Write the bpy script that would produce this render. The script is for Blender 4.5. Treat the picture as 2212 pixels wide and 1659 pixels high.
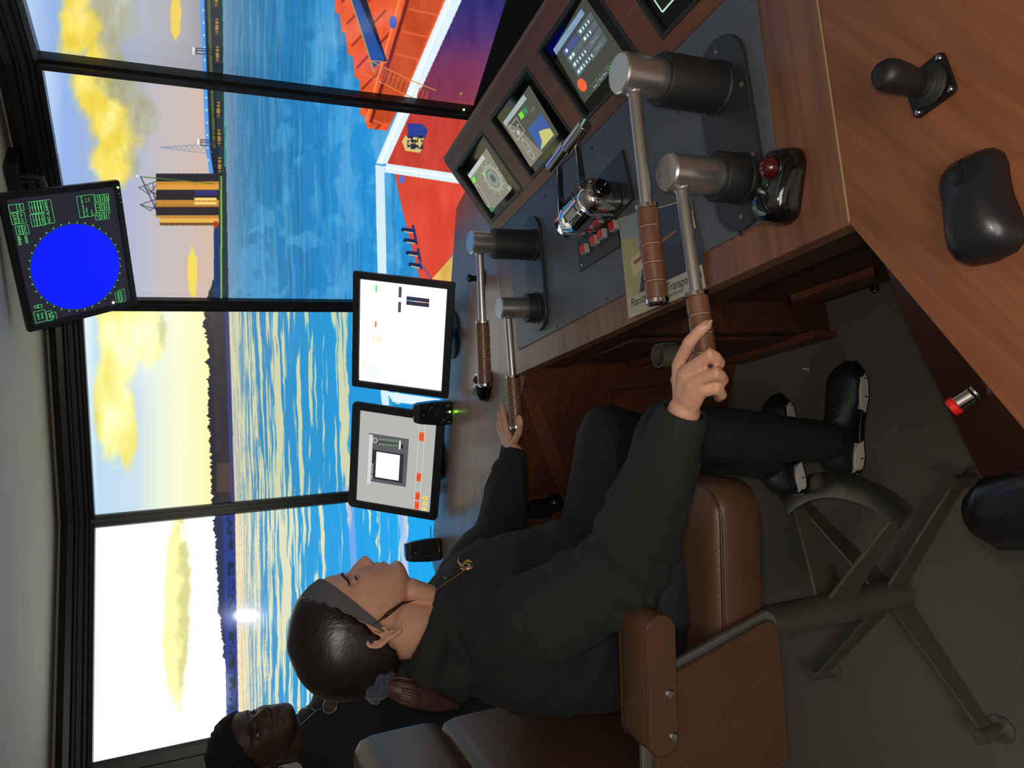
import bpy, bmesh, math, random
import numpy as np
from math import sin, cos, pi, radians, sqrt, atan2, exp
from mathutils import Matrix, Vector

for _o in list(bpy.data.objects):
    bpy.data.objects.remove(_o)
SC = bpy.context.scene
COL = SC.collection
random.seed(7)

# ------------------------------------------------------------------ camera
# The photograph was taken with the phone on its side: world up points to the
# left of the frame.  F is the focal length in pixels of the 2212 px wide frame.
F_PX, CAM_H = 1560.0, 1.6
_p, _r = radians(23.56), radians(-2.235)
B_ = np.array([0, cos(_p), -sin(_p)])                      # viewing direction
_u0 = np.array([0, sin(_p), cos(_p)])
R_ = np.array([1, 0, 0]) * cos(_r) + _u0 * sin(_r)          # to the right when upright
U_ = -np.array([1, 0, 0]) * sin(_r) + _u0 * cos(_r)         # up when upright
cam_data = bpy.data.cameras.new('camera')
cam = bpy.data.objects.new('camera', cam_data)
COL.objects.link(cam)
cam_data.sensor_width = 36.0
cam_data.lens = F_PX * 36.0 / 2212.0
cam_data.clip_start = 0.02
cx_, cy_, cz_ = -U_, R_, -B_
cam.matrix_world = Matrix(((cx_[0], cy_[0], cz_[0], 0), (cx_[1], cy_[1], cz_[1], 0), (cx_[2], cy_[2], cz_[2], CAM_H), (0, 0, 0, 1)))
SC.camera = cam

# ------------------------------------------------------------------ world, lamps, exposure
world = bpy.data.worlds.new('world')
SC.world = world
world.use_nodes = True
world.node_tree.nodes['Background'].inputs[0].default_value = (0.5, 0.48, 0.45, 1)
world.node_tree.nodes['Background'].inputs[1].default_value = 0.05
SC.view_settings.view_transform = 'Standard'
SC.view_settings.look = 'None'
SC.view_settings.gamma = 1
SC.view_settings.use_curve_mapping = False
SC.view_settings.exposure = 0.0

def lamp(name, kind, loc, energy, color, size=0.1, rot=(0, 0, 0)):
    d = bpy.data.lights.new(name, kind)
    d.energy = energy
    d.color = color
    if kind == 'AREA':
        d.shape = 'RECTANGLE'; d.size = size; d.size_y = size
    else:
        d.shadow_soft_size = size
    o = bpy.data.objects.new(name, d)
    o.location = loc; o.rotation_euler = rot
    COL.objects.link(o)
    return o
# the phone's flash, a thumb's width from the lens
lamp('phone_flash', 'POINT', (0.03, -0.01, 1.625), 13.0, (1.0, 0.93, 0.82), 0.012)
# unseen fill lamp, added behind the photographer to lift the ambient light
lamp('fill_lamp', 'AREA', (-0.3, -1.3, 2.0), 36.0, (1.0, 0.95, 0.88), 1.2)

# ------------------------------------------------------------------ photo rays (metres)
CAMP = np.array([0, 0, CAM_H])
def ray(x, y):
    return B_ + R_ * ((829.5 - y) / F_PX) - U_ * ((x - 1106.0) / F_PX)
def onz(x, y, z):
    d = ray(x, y); return CAMP + d * ((z - CAM_H) / d[2])
def at(x, y, dep):
    return CAMP + ray(x, y) * dep
def onplane(x, y, p, n):
    d = ray(x, y); return CAMP + d * (((np.asarray(p) - CAMP) @ n) / (d @ n))
def unit(v):
    v = np.asarray(v, float); return v / np.linalg.norm(v)
def V3(*a):
    return np.array(a, float)

# ------------------------------------------------------------------ materials
def lin(c):
    c = c / 255.0
    return c / 12.92 if c <= 0.04045 else ((c + 0.055) / 1.055) ** 2.4
def rgb(r, g, b):
    return (lin(r), lin(g), lin(b), 1)
_M = {}
def mat(name, color, rough=0.5, metal=0.0, noise=0.0, nscale=20.0, bump=0.0, bscale=60.0, spec=0.5, coat=0.0, aniso=0.0, sheen=0.0):
    if name in _M: return _M[name]
    m = bpy.data.materials.new(name); m.use_nodes = True
    nt = m.node_tree; b = nt.nodes['Principled BSDF']
    b.inputs['Base Color'].default_value = rgb(*color)
    b.inputs['Roughness'].default_value = rough
    b.inputs['Metallic'].default_value = metal
    b.inputs['Specular IOR Level'].default_value = spec
    b.inputs['Coat Weight'].default_value = coat
    if sheen:
        b.inputs['Sheen Weight'].default_value = sheen
    tc = nt.nodes.new('ShaderNodeTexCoord')
    if noise > 0:
        n = nt.nodes.new('ShaderNodeTexNoise'); n.inputs['Scale'].default_value = nscale; n.inputs['Detail'].default_value = 4
        nt.links.new(tc.outputs['Object'], n.inputs['Vector'])
        r = nt.nodes.new('ShaderNodeValToRGB')
        c = np.array(rgb(*color)[:3])
        lo, hi = c * (1 - noise), np.minimum(c * (1 + noise), 1)
        r.color_ramp.elements[0].position = 0.3; r.color_ramp.elements[1].position = 0.7
        r.color_ramp.elements[0].color = (*lo, 1); r.color_ramp.elements[1].color = (*hi, 1)
        nt.links.new(n.outputs['Fac'], r.inputs['Fac']); nt.links.new(r.outputs['Color'], b.inputs['Base Color'])
    if bump > 0:
        n2 = nt.nodes.new('ShaderNodeTexNoise'); n2.inputs['Scale'].default_value = bscale; n2.inputs['Detail'].default_value = 3
        nt.links.new(tc.outputs['Object'], n2.inputs['Vector'])
        bp = nt.nodes.new('ShaderNodeBump'); bp.inputs['Strength'].default_value = bump; bp.inputs['Distance'].default_value = 0.01
        nt.links.new(n2.outputs['Fac'], bp.inputs['Height']); nt.links.new(bp.outputs['Normal'], b.inputs['Normal'])
    _M[name] = m
    return m
def wood(name, c1, c2, angle=0.0, rough=0.35, scale=1.0, vertical=False):
    if name in _M: return _M[name]
    m = bpy.data.materials.new(name); m.use_nodes = True
    nt = m.node_tree; b = nt.nodes['Principled BSDF']
    tc = nt.nodes.new('ShaderNodeTexCoord'); mp = nt.nodes.new('ShaderNodeMapping')
    rt = nt.nodes.new('ShaderNodeMapping')
    rt.inputs['Rotation'].default_value = (0, 0, -angle)
    nt.links.new(tc.outputs['Object'], rt.inputs['Vector'])
    mp.inputs['Scale'].default_value = (60 * scale, 60 * scale, 4 * scale) if vertical else (4 * scale, 60 * scale, 60 * scale)
    nt.links.new(rt.outputs['Vector'], mp.inputs['Vector'])
    n = nt.nodes.new('ShaderNodeTexNoise'); n.inputs['Scale'].default_value = 1.0; n.inputs['Detail'].default_value = 6; n.inputs['Distortion'].default_value = 0.6
    nt.links.new(mp.outputs['Vector'], n.inputs['Vector'])
    n2 = nt.nodes.new('ShaderNodeTexNoise'); n2.inputs['Scale'].default_value = 0.12; n2.inputs['Detail'].default_value = 3; n2.inputs['Distortion'].default_value = 1.5
    nt.links.new(mp.outputs['Vector'], n2.inputs['Vector'])
    ad = nt.nodes.new('ShaderNodeMath'); ad.operation = 'ADD'
    nt.links.new(n.outputs['Fac'], ad.inputs[0]); nt.links.new(n2.outputs['Fac'], ad.inputs[1])
    ml = nt.nodes.new('ShaderNodeMath'); ml.operation = 'MULTIPLY'; ml.inputs[1].default_value = 0.5
    nt.links.new(ad.outputs[0], ml.inputs[0])
    r = nt.nodes.new('ShaderNodeValToRGB')
    r.color_ramp.elements[0].position = 0.36; r.color_ramp.elements[1].position = 0.62
    r.color_ramp.elements[0].color = rgb(*c1); r.color_ramp.elements[1].color = rgb(*c2)
    nt.links.new(ml.outputs[0], r.inputs['Fac']); nt.links.new(r.outputs['Color'], b.inputs['Base Color'])
    b.inputs['Roughness'].default_value = rough
    _M[name] = m
    return m
def glow(name, color, strength=1.0):
    if name in _M: return _M[name]
    m = bpy.data.materials.new(name); m.use_nodes = True
    b = m.node_tree.nodes['Principled BSDF']
    b.inputs['Base Color'].default_value = (0.01, 0.01, 0.01, 1)
    b.inputs['Roughness'].default_value = 0.4
    b.inputs['Emission Color'].default_value = rgb(*color)
    b.inputs['Emission Strength'].default_value = strength
    _M[name] = m
    return m

BLACK = mat('black_plastic', (22, 22, 24), 0.42, bump=0.05, bscale=400)
SATIN = mat('satin_black_plastic', (18, 18, 20), 0.3)
GLOSS = mat('gloss_black_plastic', (10, 10, 12), 0.12, coat=0.5)
BEZEL = mat('monitor_bezel', (40, 40, 44), 0.38, bump=0.04, bscale=500)
FRAME = mat('black_painted_moulding', (36, 36, 38), 0.35, bump=0.05, bscale=40)
STEEL = mat('brushed_steel', (205, 203, 200), 0.28, 0.9, bump=0.02, bscale=300)
CHROME = mat('polished_chrome', (215, 215, 215), 0.06, 1.0)
ALU = mat('satin_aluminium', (138, 132, 116), 0.42, 0.8, noise=0.1, nscale=15, bump=0.03, bscale=80)
PLATE = mat('grey_coated_plate', (84, 88, 94), 0.45, noise=0.05, nscale=60, bump=0.06, bscale=700)
DPLATE = mat('black_coated_plate', (42, 43, 46), 0.4, bump=0.05, bscale=600)
WALL = mat('painted_plaster', (204, 198, 186), 0.8, noise=0.02, nscale=6, bump=0.06, bscale=220)
CARPET = mat('grey_carpet_floor', (104, 99, 90), 0.92, noise=0.12, nscale=150, bump=0.2, bscale=500)
WOODM = wood('walnut_laminate', (100, 66, 46), (132, 90, 64), angle=radians(8), rough=0.36)
WOODF = wood('walnut_laminate_display_lit', (122, 98, 84), (146, 120, 102), angle=radians(-12), rough=0.30)  # same walnut, colour lightened to carry the glow of the wall displays
WOODN = wood('cherry_laminate_near', (112, 66, 42), (138, 86, 56), angle=radians(42), rough=0.4)
WOODD = wood('dark_brown_wood', (58, 34, 23), (86, 50, 33), angle=radians(-78), rough=0.45)
WOODP = wood('reddish_brown_wood_panel', (84, 46, 29), (112, 64, 41), angle=radians(0), rough=0.45)
WOODS = wood('orange_brown_slat', (96, 54, 34), (120, 70, 46), angle=radians(-78), rough=0.45)
LEATHER = mat('brown_leather', (84, 58, 40), 0.36, noise=0.08, nscale=8, bump=0.08, bscale=260)
HANDLE = wood('turned_wood_handle', (98, 62, 46), (126, 84, 64), angle=radians(10), rough=0.35, scale=2.0)
RUBBER = mat('matt_black_rubber', (24, 24, 25), 0.6, bump=0.1, bscale=200)

# ------------------------------------------------------------------ object helpers
def inv_of(parent):
    if parent is None: return Matrix()
    m = Matrix.Translation(Vector(parent.get('_w', (0, 0, 0))))
    return m.inverted()
def thing(name, label, cat, loc, group=None, kind=None):
    o = bpy.data.objects.new(name, None); COL.objects.link(o)
    o.empty_display_size = 0.05
    o.location = Vector(loc); o['_w'] = [float(v) for v in loc]
    o['label'] = label; o['category'] = cat
    if group: o['group'] = group
    if kind: o['kind'] = kind
    return o
def tag(o, label, cat, group=None):
    o['label'] = label; o['category'] = cat
    if group: o['group'] = group
    return o
def frame_m(o, x, y, z):
    return Matrix(((x[0], y[0], z[0], o[0]), (x[1], y[1], z[1], o[1]), (x[2], y[2], z[2], o[2]), (0, 0, 0, 1)))
def basis(z, hint=(0, 0, 1)):
    z = unit(z); h = np.asarray(hint, float)
    if abs(z @ unit(h)) > 0.98: h = V3(1, 0, 0)
    x = unit(np.cross(h, z)); return x, np.cross(z, x), z

class MB:
    def __init__(s, M=None):
        s.bm = bmesh.new(); s.M = M if M is not None else Matrix()
    def v(s, p): return s.bm.verts.new(s.M @ Vector([float(c) for c in p]))
    def f(s, vs, mi=0):
        try:
            fc = s.bm.faces.new(vs); fc.material_index = mi; return fc
        except ValueError: return None
    def hexa(s, P, mi=0):
        a = [s.v(p) for p in P]
        for q in ((3, 2, 1, 0), (4, 5, 6, 7), (0, 1, 5, 4), (1, 2, 6, 5), (2, 3, 7, 6), (3, 0, 4, 7)):
            s.f([a[i] for i in q], mi)
    def box(s, x0, y0, z0, x1, y1, z1, mi=0):
        s.hexa([(x0, y0, z0), (x1, y0, z0), (x1, y1, z0), (x0, y1, z0), (x0, y0, z1), (x1, y0, z1), (x1, y1, z1), (x0, y1, z1)], mi)
    def prism(s, poly, off, mi=0):
        a = [s.v(p) for p in poly]; b = [s.v(np.asarray(p, float) + np.asarray(off, float)) for p in poly]
        s.f(a[::-1], mi); s.f(b, mi); n = len(a)
        for i in range(n): s.f([a[i], a[(i + 1) % n], b[(i + 1) % n], b[i]], mi)
    def flatprism(s, poly, z0, z1, mi=0):
        s.prism([(p[0], p[1], z0) for p in poly], (0, 0, z1 - z0), mi)
    def rings(s, R, close=True, cap=True, mi=0):
        vs = [[s.v(p) for p in r] for r in R]
        n = len(vs[0])
        for i in range(len(vs) - 1):
            for j in range(n if close else n - 1):
                k = (j + 1) % n
                s.f([vs[i][j], vs[i][k], vs[i + 1][k], vs[i + 1][j]], mi)
        if cap:
            s.f(vs[0][::-1], mi); s.f(vs[-1], mi)
        return vs
    def cyl(s, p0, p1, r0, r1=None, n=24, mi=0, cap=True):
        r1 = r0 if r1 is None else r1
        p0 = np.asarray(p0, float); p1 = np.asarray(p1, float)
        x, y, z = basis(p1 - p0)
        s.rings([[p + (x * cos(2 * pi * k / n) + y * sin(2 * pi * k / n)) * r for k in range(n)] for p, r in ((p0, r0), (p1, r1))], cap=cap, mi=mi)
    def lathe(s, p, axis, prof, n=32, mi=0):   # prof: (radius, height) pairs
        x, y, z = basis(axis); p = np.asarray(p, float)
        s.rings([[p + z * h + (x * cos(2 * pi * k / n) + y * sin(2 * pi * k / n)) * max(r, 1e-4) for k in range(n)] for r, h in prof], mi=mi)
    def sweep(s, pts, rad, n=16, side=None, mi=0, cap=True, dome=True):
        """pts: centre line; rad: r or (a, b) per point; a along side, b across"""
        P = [np.asarray(p, float) for p in pts]
        rad = [(r, r) if not isinstance(r, (tuple, list)) else r for r in rad]
        T = [unit(P[min(i + 1, len(P) - 1)] - P[max(i - 1, 0)]) for i in range(len(P))]
        if dome:
            P = [P[0] - T[0] * min(rad[0]) * 0.6] + P + [P[-1] + T[-1] * min(rad[-1]) * 0.6]
            T = [T[0]] + T + [T[-1]]
            rad = [(rad[0][0] * .55, rad[0][1] * .55)] + list(rad) + [(rad[-1][0] * .55, rad[-1][1] * .55)]
        sd = np.asarray(side, float) if side is not None else basis(T[0])[0]
        R = []
        for p, t, r in zip(P, T, rad):
            a = sd - t * (sd @ t)
            a = unit(a) if np.linalg.norm(a) > 1e-6 else basis(t)[0]
            if side is None: sd = a
            b = np.cross(t, a)
            R.append([p + a * cos(2 * pi * k / n) * r[0] + b * sin(2 * pi * k / n) * r[1] for k in range(n)])
        s.rings(R, cap=cap, mi=mi)
    def ball(s, c, r, n=16, m=10, mi=0, axes=None):
        r = (r, r, r) if not isinstance(r, (tuple, list)) else r
        A = axes or (V3(1, 0, 0), V3(0, 1, 0), V3(0, 0, 1)); c = np.asarray(c, float)
        s.rings([[c + A[0] * r[0] * sin(t) * cos(2 * pi * k / n) + A[1] * r[1] * sin(t) * sin(2 * pi * k / n) - A[2] * r[2] * cos(t) for k in range(n)]
                 for t in [0.02 + (pi - 0.04) * i / m for i in range(m + 1)]], mi=mi)
    def torus(s, c, axis, R, r, n=32, m=10, mi=0, a0=0.0, a1=2 * pi):
        x, y, z = basis(axis); c = np.asarray(c, float); full = abs(a1 - a0 - 2 * pi) < 1e-6
        rg = []
        for i in range(n + (0 if full else 1)):
            a = a0 + (a1 - a0) * i / n; d = x * cos(a) + y * sin(a)
            rg.append([c + d * (R + r * cos(2 * pi * k / m)) + z * r * sin(2 * pi * k / m) for k in range(m)])
        vs = s.rings(rg, cap=not full, mi=mi)
        if full:
            for j in range(m):
                s.f([vs[-1][j], vs[-1][(j + 1) % m], vs[0][(j + 1) % m], vs[0][j]], mi)
    def build(s, name, mats, parent=None, smooth=False, bevel=0.0, bseg=2, angle=35):
        bmesh.ops.recalc_face_normals(s.bm, faces=s.bm.faces)
        me = bpy.data.meshes.new(name); s.bm.to_mesh(me); s.bm.free()
        mats = mats if isinstance(mats, (list, tuple)) else [mats]
        for m in mats: me.materials.append(m)
        o = bpy.data.objects.new(name, me); COL.objects.link(o)
        if smooth:
            me.polygons.foreach_set('use_smooth', [True] * len(me.polygons))
            if smooth == 'auto':
                me.set_sharp_from_angle(angle=radians(angle))
        if bevel > 0:
            b = o.modifiers.new('bevel', 'BEVEL'); b.width = bevel; b.segments = bseg; b.limit_method = 'ANGLE'; b.angle_limit = radians(40)
            b.harden_normals = False
        if parent is not None:
            o.parent = parent
            o.matrix_parent_inverse = inv_of(parent)
        return o
def structure(o):
    o['kind'] = 'structure'; return o
def rrect(x0, y0, x1, y1, r, n=6):
    out = []
    for cx, cy, a in ((x1 - r, y1 - r, 0), (x0 + r, y1 - r, 90), (x0 + r, y0 + r, 180), (x1 - r, y0 + r, 270)):
        for k in range(n + 1):
            t = radians(a + 90 * k / n); out.append((cx + r * cos(t), cy + r * sin(t)))
    return out

# ------------------------------------------------------------------ flat print (screens, cards)
_tx = {}
def text_mesh(s):
    if s in _tx: return _tx[s]
    c = bpy.data.curves.new('t', 'FONT'); c.body = s; c.size = 1.0; c.resolution_u = 2
    o = bpy.data.objects.new('t', c); COL.objects.link(o)
    bpy.context.view_layer.update()
    me = o.evaluated_get(bpy.context.evaluated_depsgraph_get()).to_mesh()
    vs = [tuple(v.co[:2]) for v in me.vertices]; fs = [tuple(p.vertices) for p in me.polygons]
    bpy.data.objects.remove(o); bpy.data.curves.remove(c)
    _tx[s] = (vs, fs); return _tx[s]
class Print:
    """flat lettering and shapes lying on a plane; lit=True for display pictures"""
    def __init__(s, o, u, v, lit=True, step=0.00012):
        s.o, s.u, s.v = np.asarray(o, float), unit(u), unit(v); s.n = unit(np.cross(s.u, s.v))
        s.mb = MB(); s.mats = []; s.ix = {}; s.lit = lit; s.step = step; s.k = 1
    def mi(s, c, strength=1.0):
        key = (c, strength)
        if key not in s.ix:
            nm = 'print_%d_%d_%d_%s' % (*c, 'lit%.2f' % strength if s.lit else 'ink')
            s.mats.append(glow(nm, c, strength) if s.lit else mat(nm, c, 0.5)); s.ix[key] = len(s.mats) - 1
        return s.ix[key]
    def pt(s, u, v): return s.o + s.u * u + s.v * v + s.n * s.step * s.k
    sc = 1.0; ts = 1.0
    def px(s, x, y):
        q = onplane(x, y, s.o, s.n) - s.o; return float(q @ s.u) * s.sc, float(q @ s.v) * s.sc
    def poly(s, P, c, st=1.0):
        s.mb.f([s.mb.v(s.pt(*p)) for p in P], s.mi(c, st)); 
    def up(s): s.k += 1
    def rect(s, u0, v0, u1, v1, c, st=1.0): s.poly([(u0, v0), (u1, v0), (u1, v1), (u0, v1)], c, st)
    def disc(s, u, v, r, c, st=1.0, n=40, r2=None):
        r2 = r if r2 is None else r2
        s.poly([(u + r * cos(2 * pi * k / n), v + r2 * sin(2 * pi * k / n)) for k in range(n)], c, st)
    def ring(s, u, v, r, w, c, st=1.0, n=48, r2=None):
        r2 = r if r2 is None else r2
        for k in range(n):
            a, b = 2 * pi * k / n, 2 * pi * (k + 1) / n
            s.poly([(u + r * cos(a), v + r2 * sin(a)), (u + r * cos(b), v + r2 * sin(b)), (u + (r - w) * cos(b), v + (r2 - w) * sin(b)), (u + (r - w) * cos(a), v + (r2 - w) * sin(a))], c, st)
    def line(s, a, b, w, c, st=1.0):
        a = np.array(a, float); b = np.array(b, float); d = b - a; L = np.linalg.norm(d)
        if L < 1e-9: return
        n = np.array([-d[1], d[0]]) / L * w / 2
        s.poly([a - n, b - n, b + n, a + n], c, st)
    def frame(s, u0, v0, u1, v1, w, c, st=1.0):
        for a, b in (((u0, v0), (u1, v0)), ((u1, v0), (u1, v1)), ((u1, v1), (u0, v1)), ((u0, v1), (u0, v0))): s.line(a, b, w, c, st)
    def text(s, t, u, v, size, c, st=1.0, ang=0.0, center=True, squash=1.0):
        vs, fs = text_mesh(t)
        if not vs: return
        xs = [p[0] for p in vs]; ys = [p[1] for p in vs]
        size = size * s.ts
        ox = (min(xs) + max(xs)) / 2 if center else 0; oy = 0.33 if center else 0
        ca, sa = cos(ang), sin(ang); mi = s.mi(c, st)
        V = []
        for x, y in vs:
            X, Y = (x - ox) * size * squash, (y - oy) * size
            V.append(s.mb.v(s.pt(u + X * ca - Y * sa, v + X * sa + Y * ca)))
        for q in fs: s.mb.f([V[i] for i in q], mi)
    def build(s, name, parent): 
        # keep the winding: every face looks along +n
        me = bpy.data.meshes.new(name)
        for fc in s.mb.bm.faces:
            fc.normal_update()
            if fc.normal.dot(Vector(s.n)) < 0: fc.normal_flip()
        s.mb.bm.to_mesh(me); s.mb.bm.free()
        for m in s.mats: me.materials.append(m)
        o = bpy.data.objects.new(name, me); COL.objects.link(o)
        if parent is not None:
            o.parent = parent; o.matrix_parent_inverse = inv_of(parent)
        return o
# ================================================================== the setting
ZT, ZB = 1.935, 0.66                      # top and bottom of the wall displays
PW = [onz(202, 1650, ZT)[:2], onz(207, 1126, ZT)[:2], onz(180, 653, ZT)[:2], onz(90, 123, ZT)[:2]]
PW.append(PW[3] + 0.80 * unit(V3(0.315, -0.949, 0)[:2]))      # the fourth display runs past the frame
PW[0] = PW[0] + 0.0
def up2(p, z): return V3(p[0], p[1], z)

fl = MB(); fl.box(-4.5, -2.5, -0.05, 2.6, 6.2, 0.0)
structure(fl.build('floor', CARPET))
CZ = ZT + 0.115
ce = MB(); ce.box(-4.5, -2.5, CZ, 2.6, 6.2, CZ + .05)
structure(ce.build('ceiling', WALL))

def offs(path, d):
    """offset an open plan polyline by d to its left"""
    out = []
    for i, p in enumerate(path):
        ds = []
        if i > 0: ds.append(unit(path[i] - path[i - 1]))
        if i < len(path) - 1: ds.append(unit(path[i + 1] - path[i]))
        ns = [np.array([-q[1], q[0]]) for q in ds]
        n = unit(sum(ns)); out.append(p + n * d / max(0.3, n @ ns[0]))
    return out
# the wall bends with the displays; its front faces the room (to the right of the path is the room)
d0 = unit(PW[0] - PW[1])
wall_path = [PW[0] + d0 * 2.3] + PW
inner = offs(wall_path, 0.03); outer = offs(wall_path, 0.22)
# wall above the displays
w = MB()
for i in range(1, len(wall_path) - 1):
    a, b, c, d = inner[i], inner[i + 1], outer[i + 1], outer[i]
    w.hexa([up2(a, ZT + .02), up2(b, ZT + .02), up2(c, ZT + .02), up2(d, ZT + .02), up2(a, CZ), up2(b, CZ), up2(c, CZ), up2(d, CZ)])
structure(w.build('wall_front', WALL))
w = MB()
for i in range(1, len(wall_path) - 1):
    a, b, c, d = inner[i], inner[i + 1], outer[i + 1], outer[i]
    w.hexa([up2(a, 0), up2(b, 0), up2(c, 0), up2(d, 0), up2(a, ZB - .03), up2(b, ZB - .03), up2(c, ZB - .03), up2(d, ZB - .03)])
structure(w.build('wall_front_low', WALL))
w = MB(); a, b, c, d = inner[0], inner[1], outer[1], outer[0]
w.hexa([up2(a, 0), up2(b, 0), up2(c, 0), up2(d, 0), up2(a, CZ), up2(b, CZ), up2(c, CZ), up2(d, CZ)])
structure(w.build('wall_left', WALL))
w = MB(); w.box(PW[4][0] + .03, PW[4][1] - .12, 0, 2.6, PW[4][1], CZ); structure(w.build('wall_front_right', WALL))
w = MB(); w.box(-4.5, -2.6, 0, 2.6, -2.5, CZ); structure(w.build('wall_back', WALL))
w = MB(); w.box(2.6, -2.6, 0, 2.7, 6.2, CZ); structure(w.build('wall_right', WALL))

# ---- fluted black mouldings round the displays
def extr(mb, prof, a, b, za, zb_, nrm):
    """profile (out, up) swept from plan point a to b"""
    R = []
    for p, z in ((a, za), (b, zb_)):
        R.append([V3(p[0] + nrm[0] * q[0], p[1] + nrm[1] * q[0], z + q[1]) for q in prof])
    mb.rings(R, cap=True)
top_prof = [(-0.03, 0.0), (0.030, 0.0), (0.034, 0.012), (0.026, 0.018), (0.026, 0.026), (0.036, 0.031), (0.036, 0.044), (0.028, 0.049), (0.028, 0.056), (0.040, 0.061), (0.042, 0.078), (0.030, 0.084), (0.022, 0.1), (-0.03, 0.1)]
fr = MB()
for i in range(4):
    a, b = PW[i], PW[i + 1]; d = unit(b - a); n = np.array([d[1], -d[0]])
    if n @ (np.array([0, 0.]) - a) < 0: n = -n
    ea = a - d * (0.13 if i == 0 else 0.0); eb = b
    # mitre: shift the ends by profile depth
    R = []
    for e, j in ((ea, i), (eb, i + 1)):
        if 0 < j < 4:
            d2 = unit(PW[j] - PW[j - 1]); d3 = unit(PW[j + 1] - PW[j])
            n2, n3 = np.array([d2[1], -d2[0]]), np.array([d3[1], -d3[0]])
            m = unit(n2 + n3); m = m / (m @ n2)
        else: m = n
        if m @ n < 0: m = -m
        R.append([V3(e[0] + m[0] * q[0], e[1] + m[1] * q[0], ZT + q[1]) for q in top_prof])
    fr.rings(R)
structure(fr.build('trim_1', FRAME, smooth='auto'))
def mullion(name, p, nrm, wd=0.034, wide=None):
    t = np.array([-nrm[1], nrm[0]]); wd = wide or wd
    pr = [(-wd, -0.03), (-wd, 0.02), (-wd * .8, 0.03), (-wd * .35, 0.03), (-wd * .3, 0.042), (wd * .3, 0.042), (wd * .35, 0.03), (wd * .8, 0.03), (wd, 0.02), (wd, -0.03)]
    m = MB()
    m.rings([[V3(p[0] + t[0] * q[0] + nrm[0] * q[1], p[1] + t[1] * q[0] + nrm[1] * q[1], z) for q in pr] for z in (ZB - .03, ZT + .01)])
    return structure(m.build(name, FRAME, smooth='auto'))
for k, j in enumerate((1, 2, 3)):
    n = unit(-unit(PW[j] - PW[j - 1])[[1, 0]] * np.array([-1, 1]) - unit(PW[j + 1] - PW[j])[[1, 0]] * np.array([-1, 1]))
    if n @ (-PW[j]) < 0: n = -n
    mullion('trim_%d' % (k + 2), PW[j], n, (.023, .024, .022)[k])
d = unit(PW[1] - PW[0]); n = np.array([d[1], -d[0]])
mullion('trim_5', PW[0] - d * 0.06, n, wide=0.065)
led = MB(); q = onplane(1002, 237, up2(PW[3] * 0.978, 1), V3(-0.5, -0.87, 0)); 

# ------------------------------------------------------------------ pictures on the wall displays
_rs = np.random.RandomState(3); _G = _rs.rand(64, 256, 256).astype(np.float32)
def vnoise(x, y, seed):
    g = _G[seed % 64]; xi = np.floor(x).astype(int); yi = np.floor(y).astype(int)
    fx = x - xi; fy = y - yi; fx = fx * fx * (3 - 2 * fx); fy = fy * fy * (3 - 2 * fy)
    a = g[xi % 256, yi % 256]; b = g[(xi + 1) % 256, yi % 256]; c = g[xi % 256, (yi + 1) % 256]; d = g[(xi + 1) % 256, (yi + 1) % 256]
    return a * (1 - fx) * (1 - fy) + b * fx * (1 - fy) + c * (1 - fx) * fy + d * fx * fy
def fbm(x, y, seed, o=4):
    t = 0; a = 0.5
    for k in range(o):
        t = t + a * vnoise(x * 2 ** k, y * 2 ** k, seed + k); a *= 0.5
    return t / (1 - 0.5 ** o)
def sst(a, b, x):
    t = np.clip((x - a) / (b - a), 0, 1); return t * t * (3 - 2 * t)
def stops(x, st):
    xs = [s[0] for s in st]; return np.stack([np.interp(x, xs, [s[1][k] for s in st]) for k in range(3)], -1)
def inpoly(x, y, P):
    r = np.zeros(x.shape, bool); n = len(P)
    for i in range(n):
        x0, y0 = P[i]; x1, y1 = P[(i + 1) % n]
        if y0 == y1: continue
        c = ((y0 > y) != (y1 > y)) & (x < (x1 - x0) * (y - y0) / (y1 - y0) + x0)
        r ^= c
    return r
def lay(img, m, c):
    m = np.clip(m, 0, 1)[..., None]; return img * (1 - m) + np.array(c, float) * m if not isinstance(c, np.ndarray) else img * (1 - m) + c * m
def seg(x, y, a, b, w):
    ax, ay = a; bx, by = b; L = (bx - ax) ** 2 + (by - ay) ** 2
    t = np.clip(((x - ax) * (bx - ax) + (y - ay) * (by - ay)) / L, 0, 1)
    d = np.hypot(x - ax - t * (bx - ax), y - ay - t * (by - ay)); return 1 - sst(w * .5 - .5, w * .5 + .5, d)
def ell(x, y, cx, cy, rx, ry):
    return 1 - np.hypot((x - cx) / rx, (y - cy) / ry)

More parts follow.
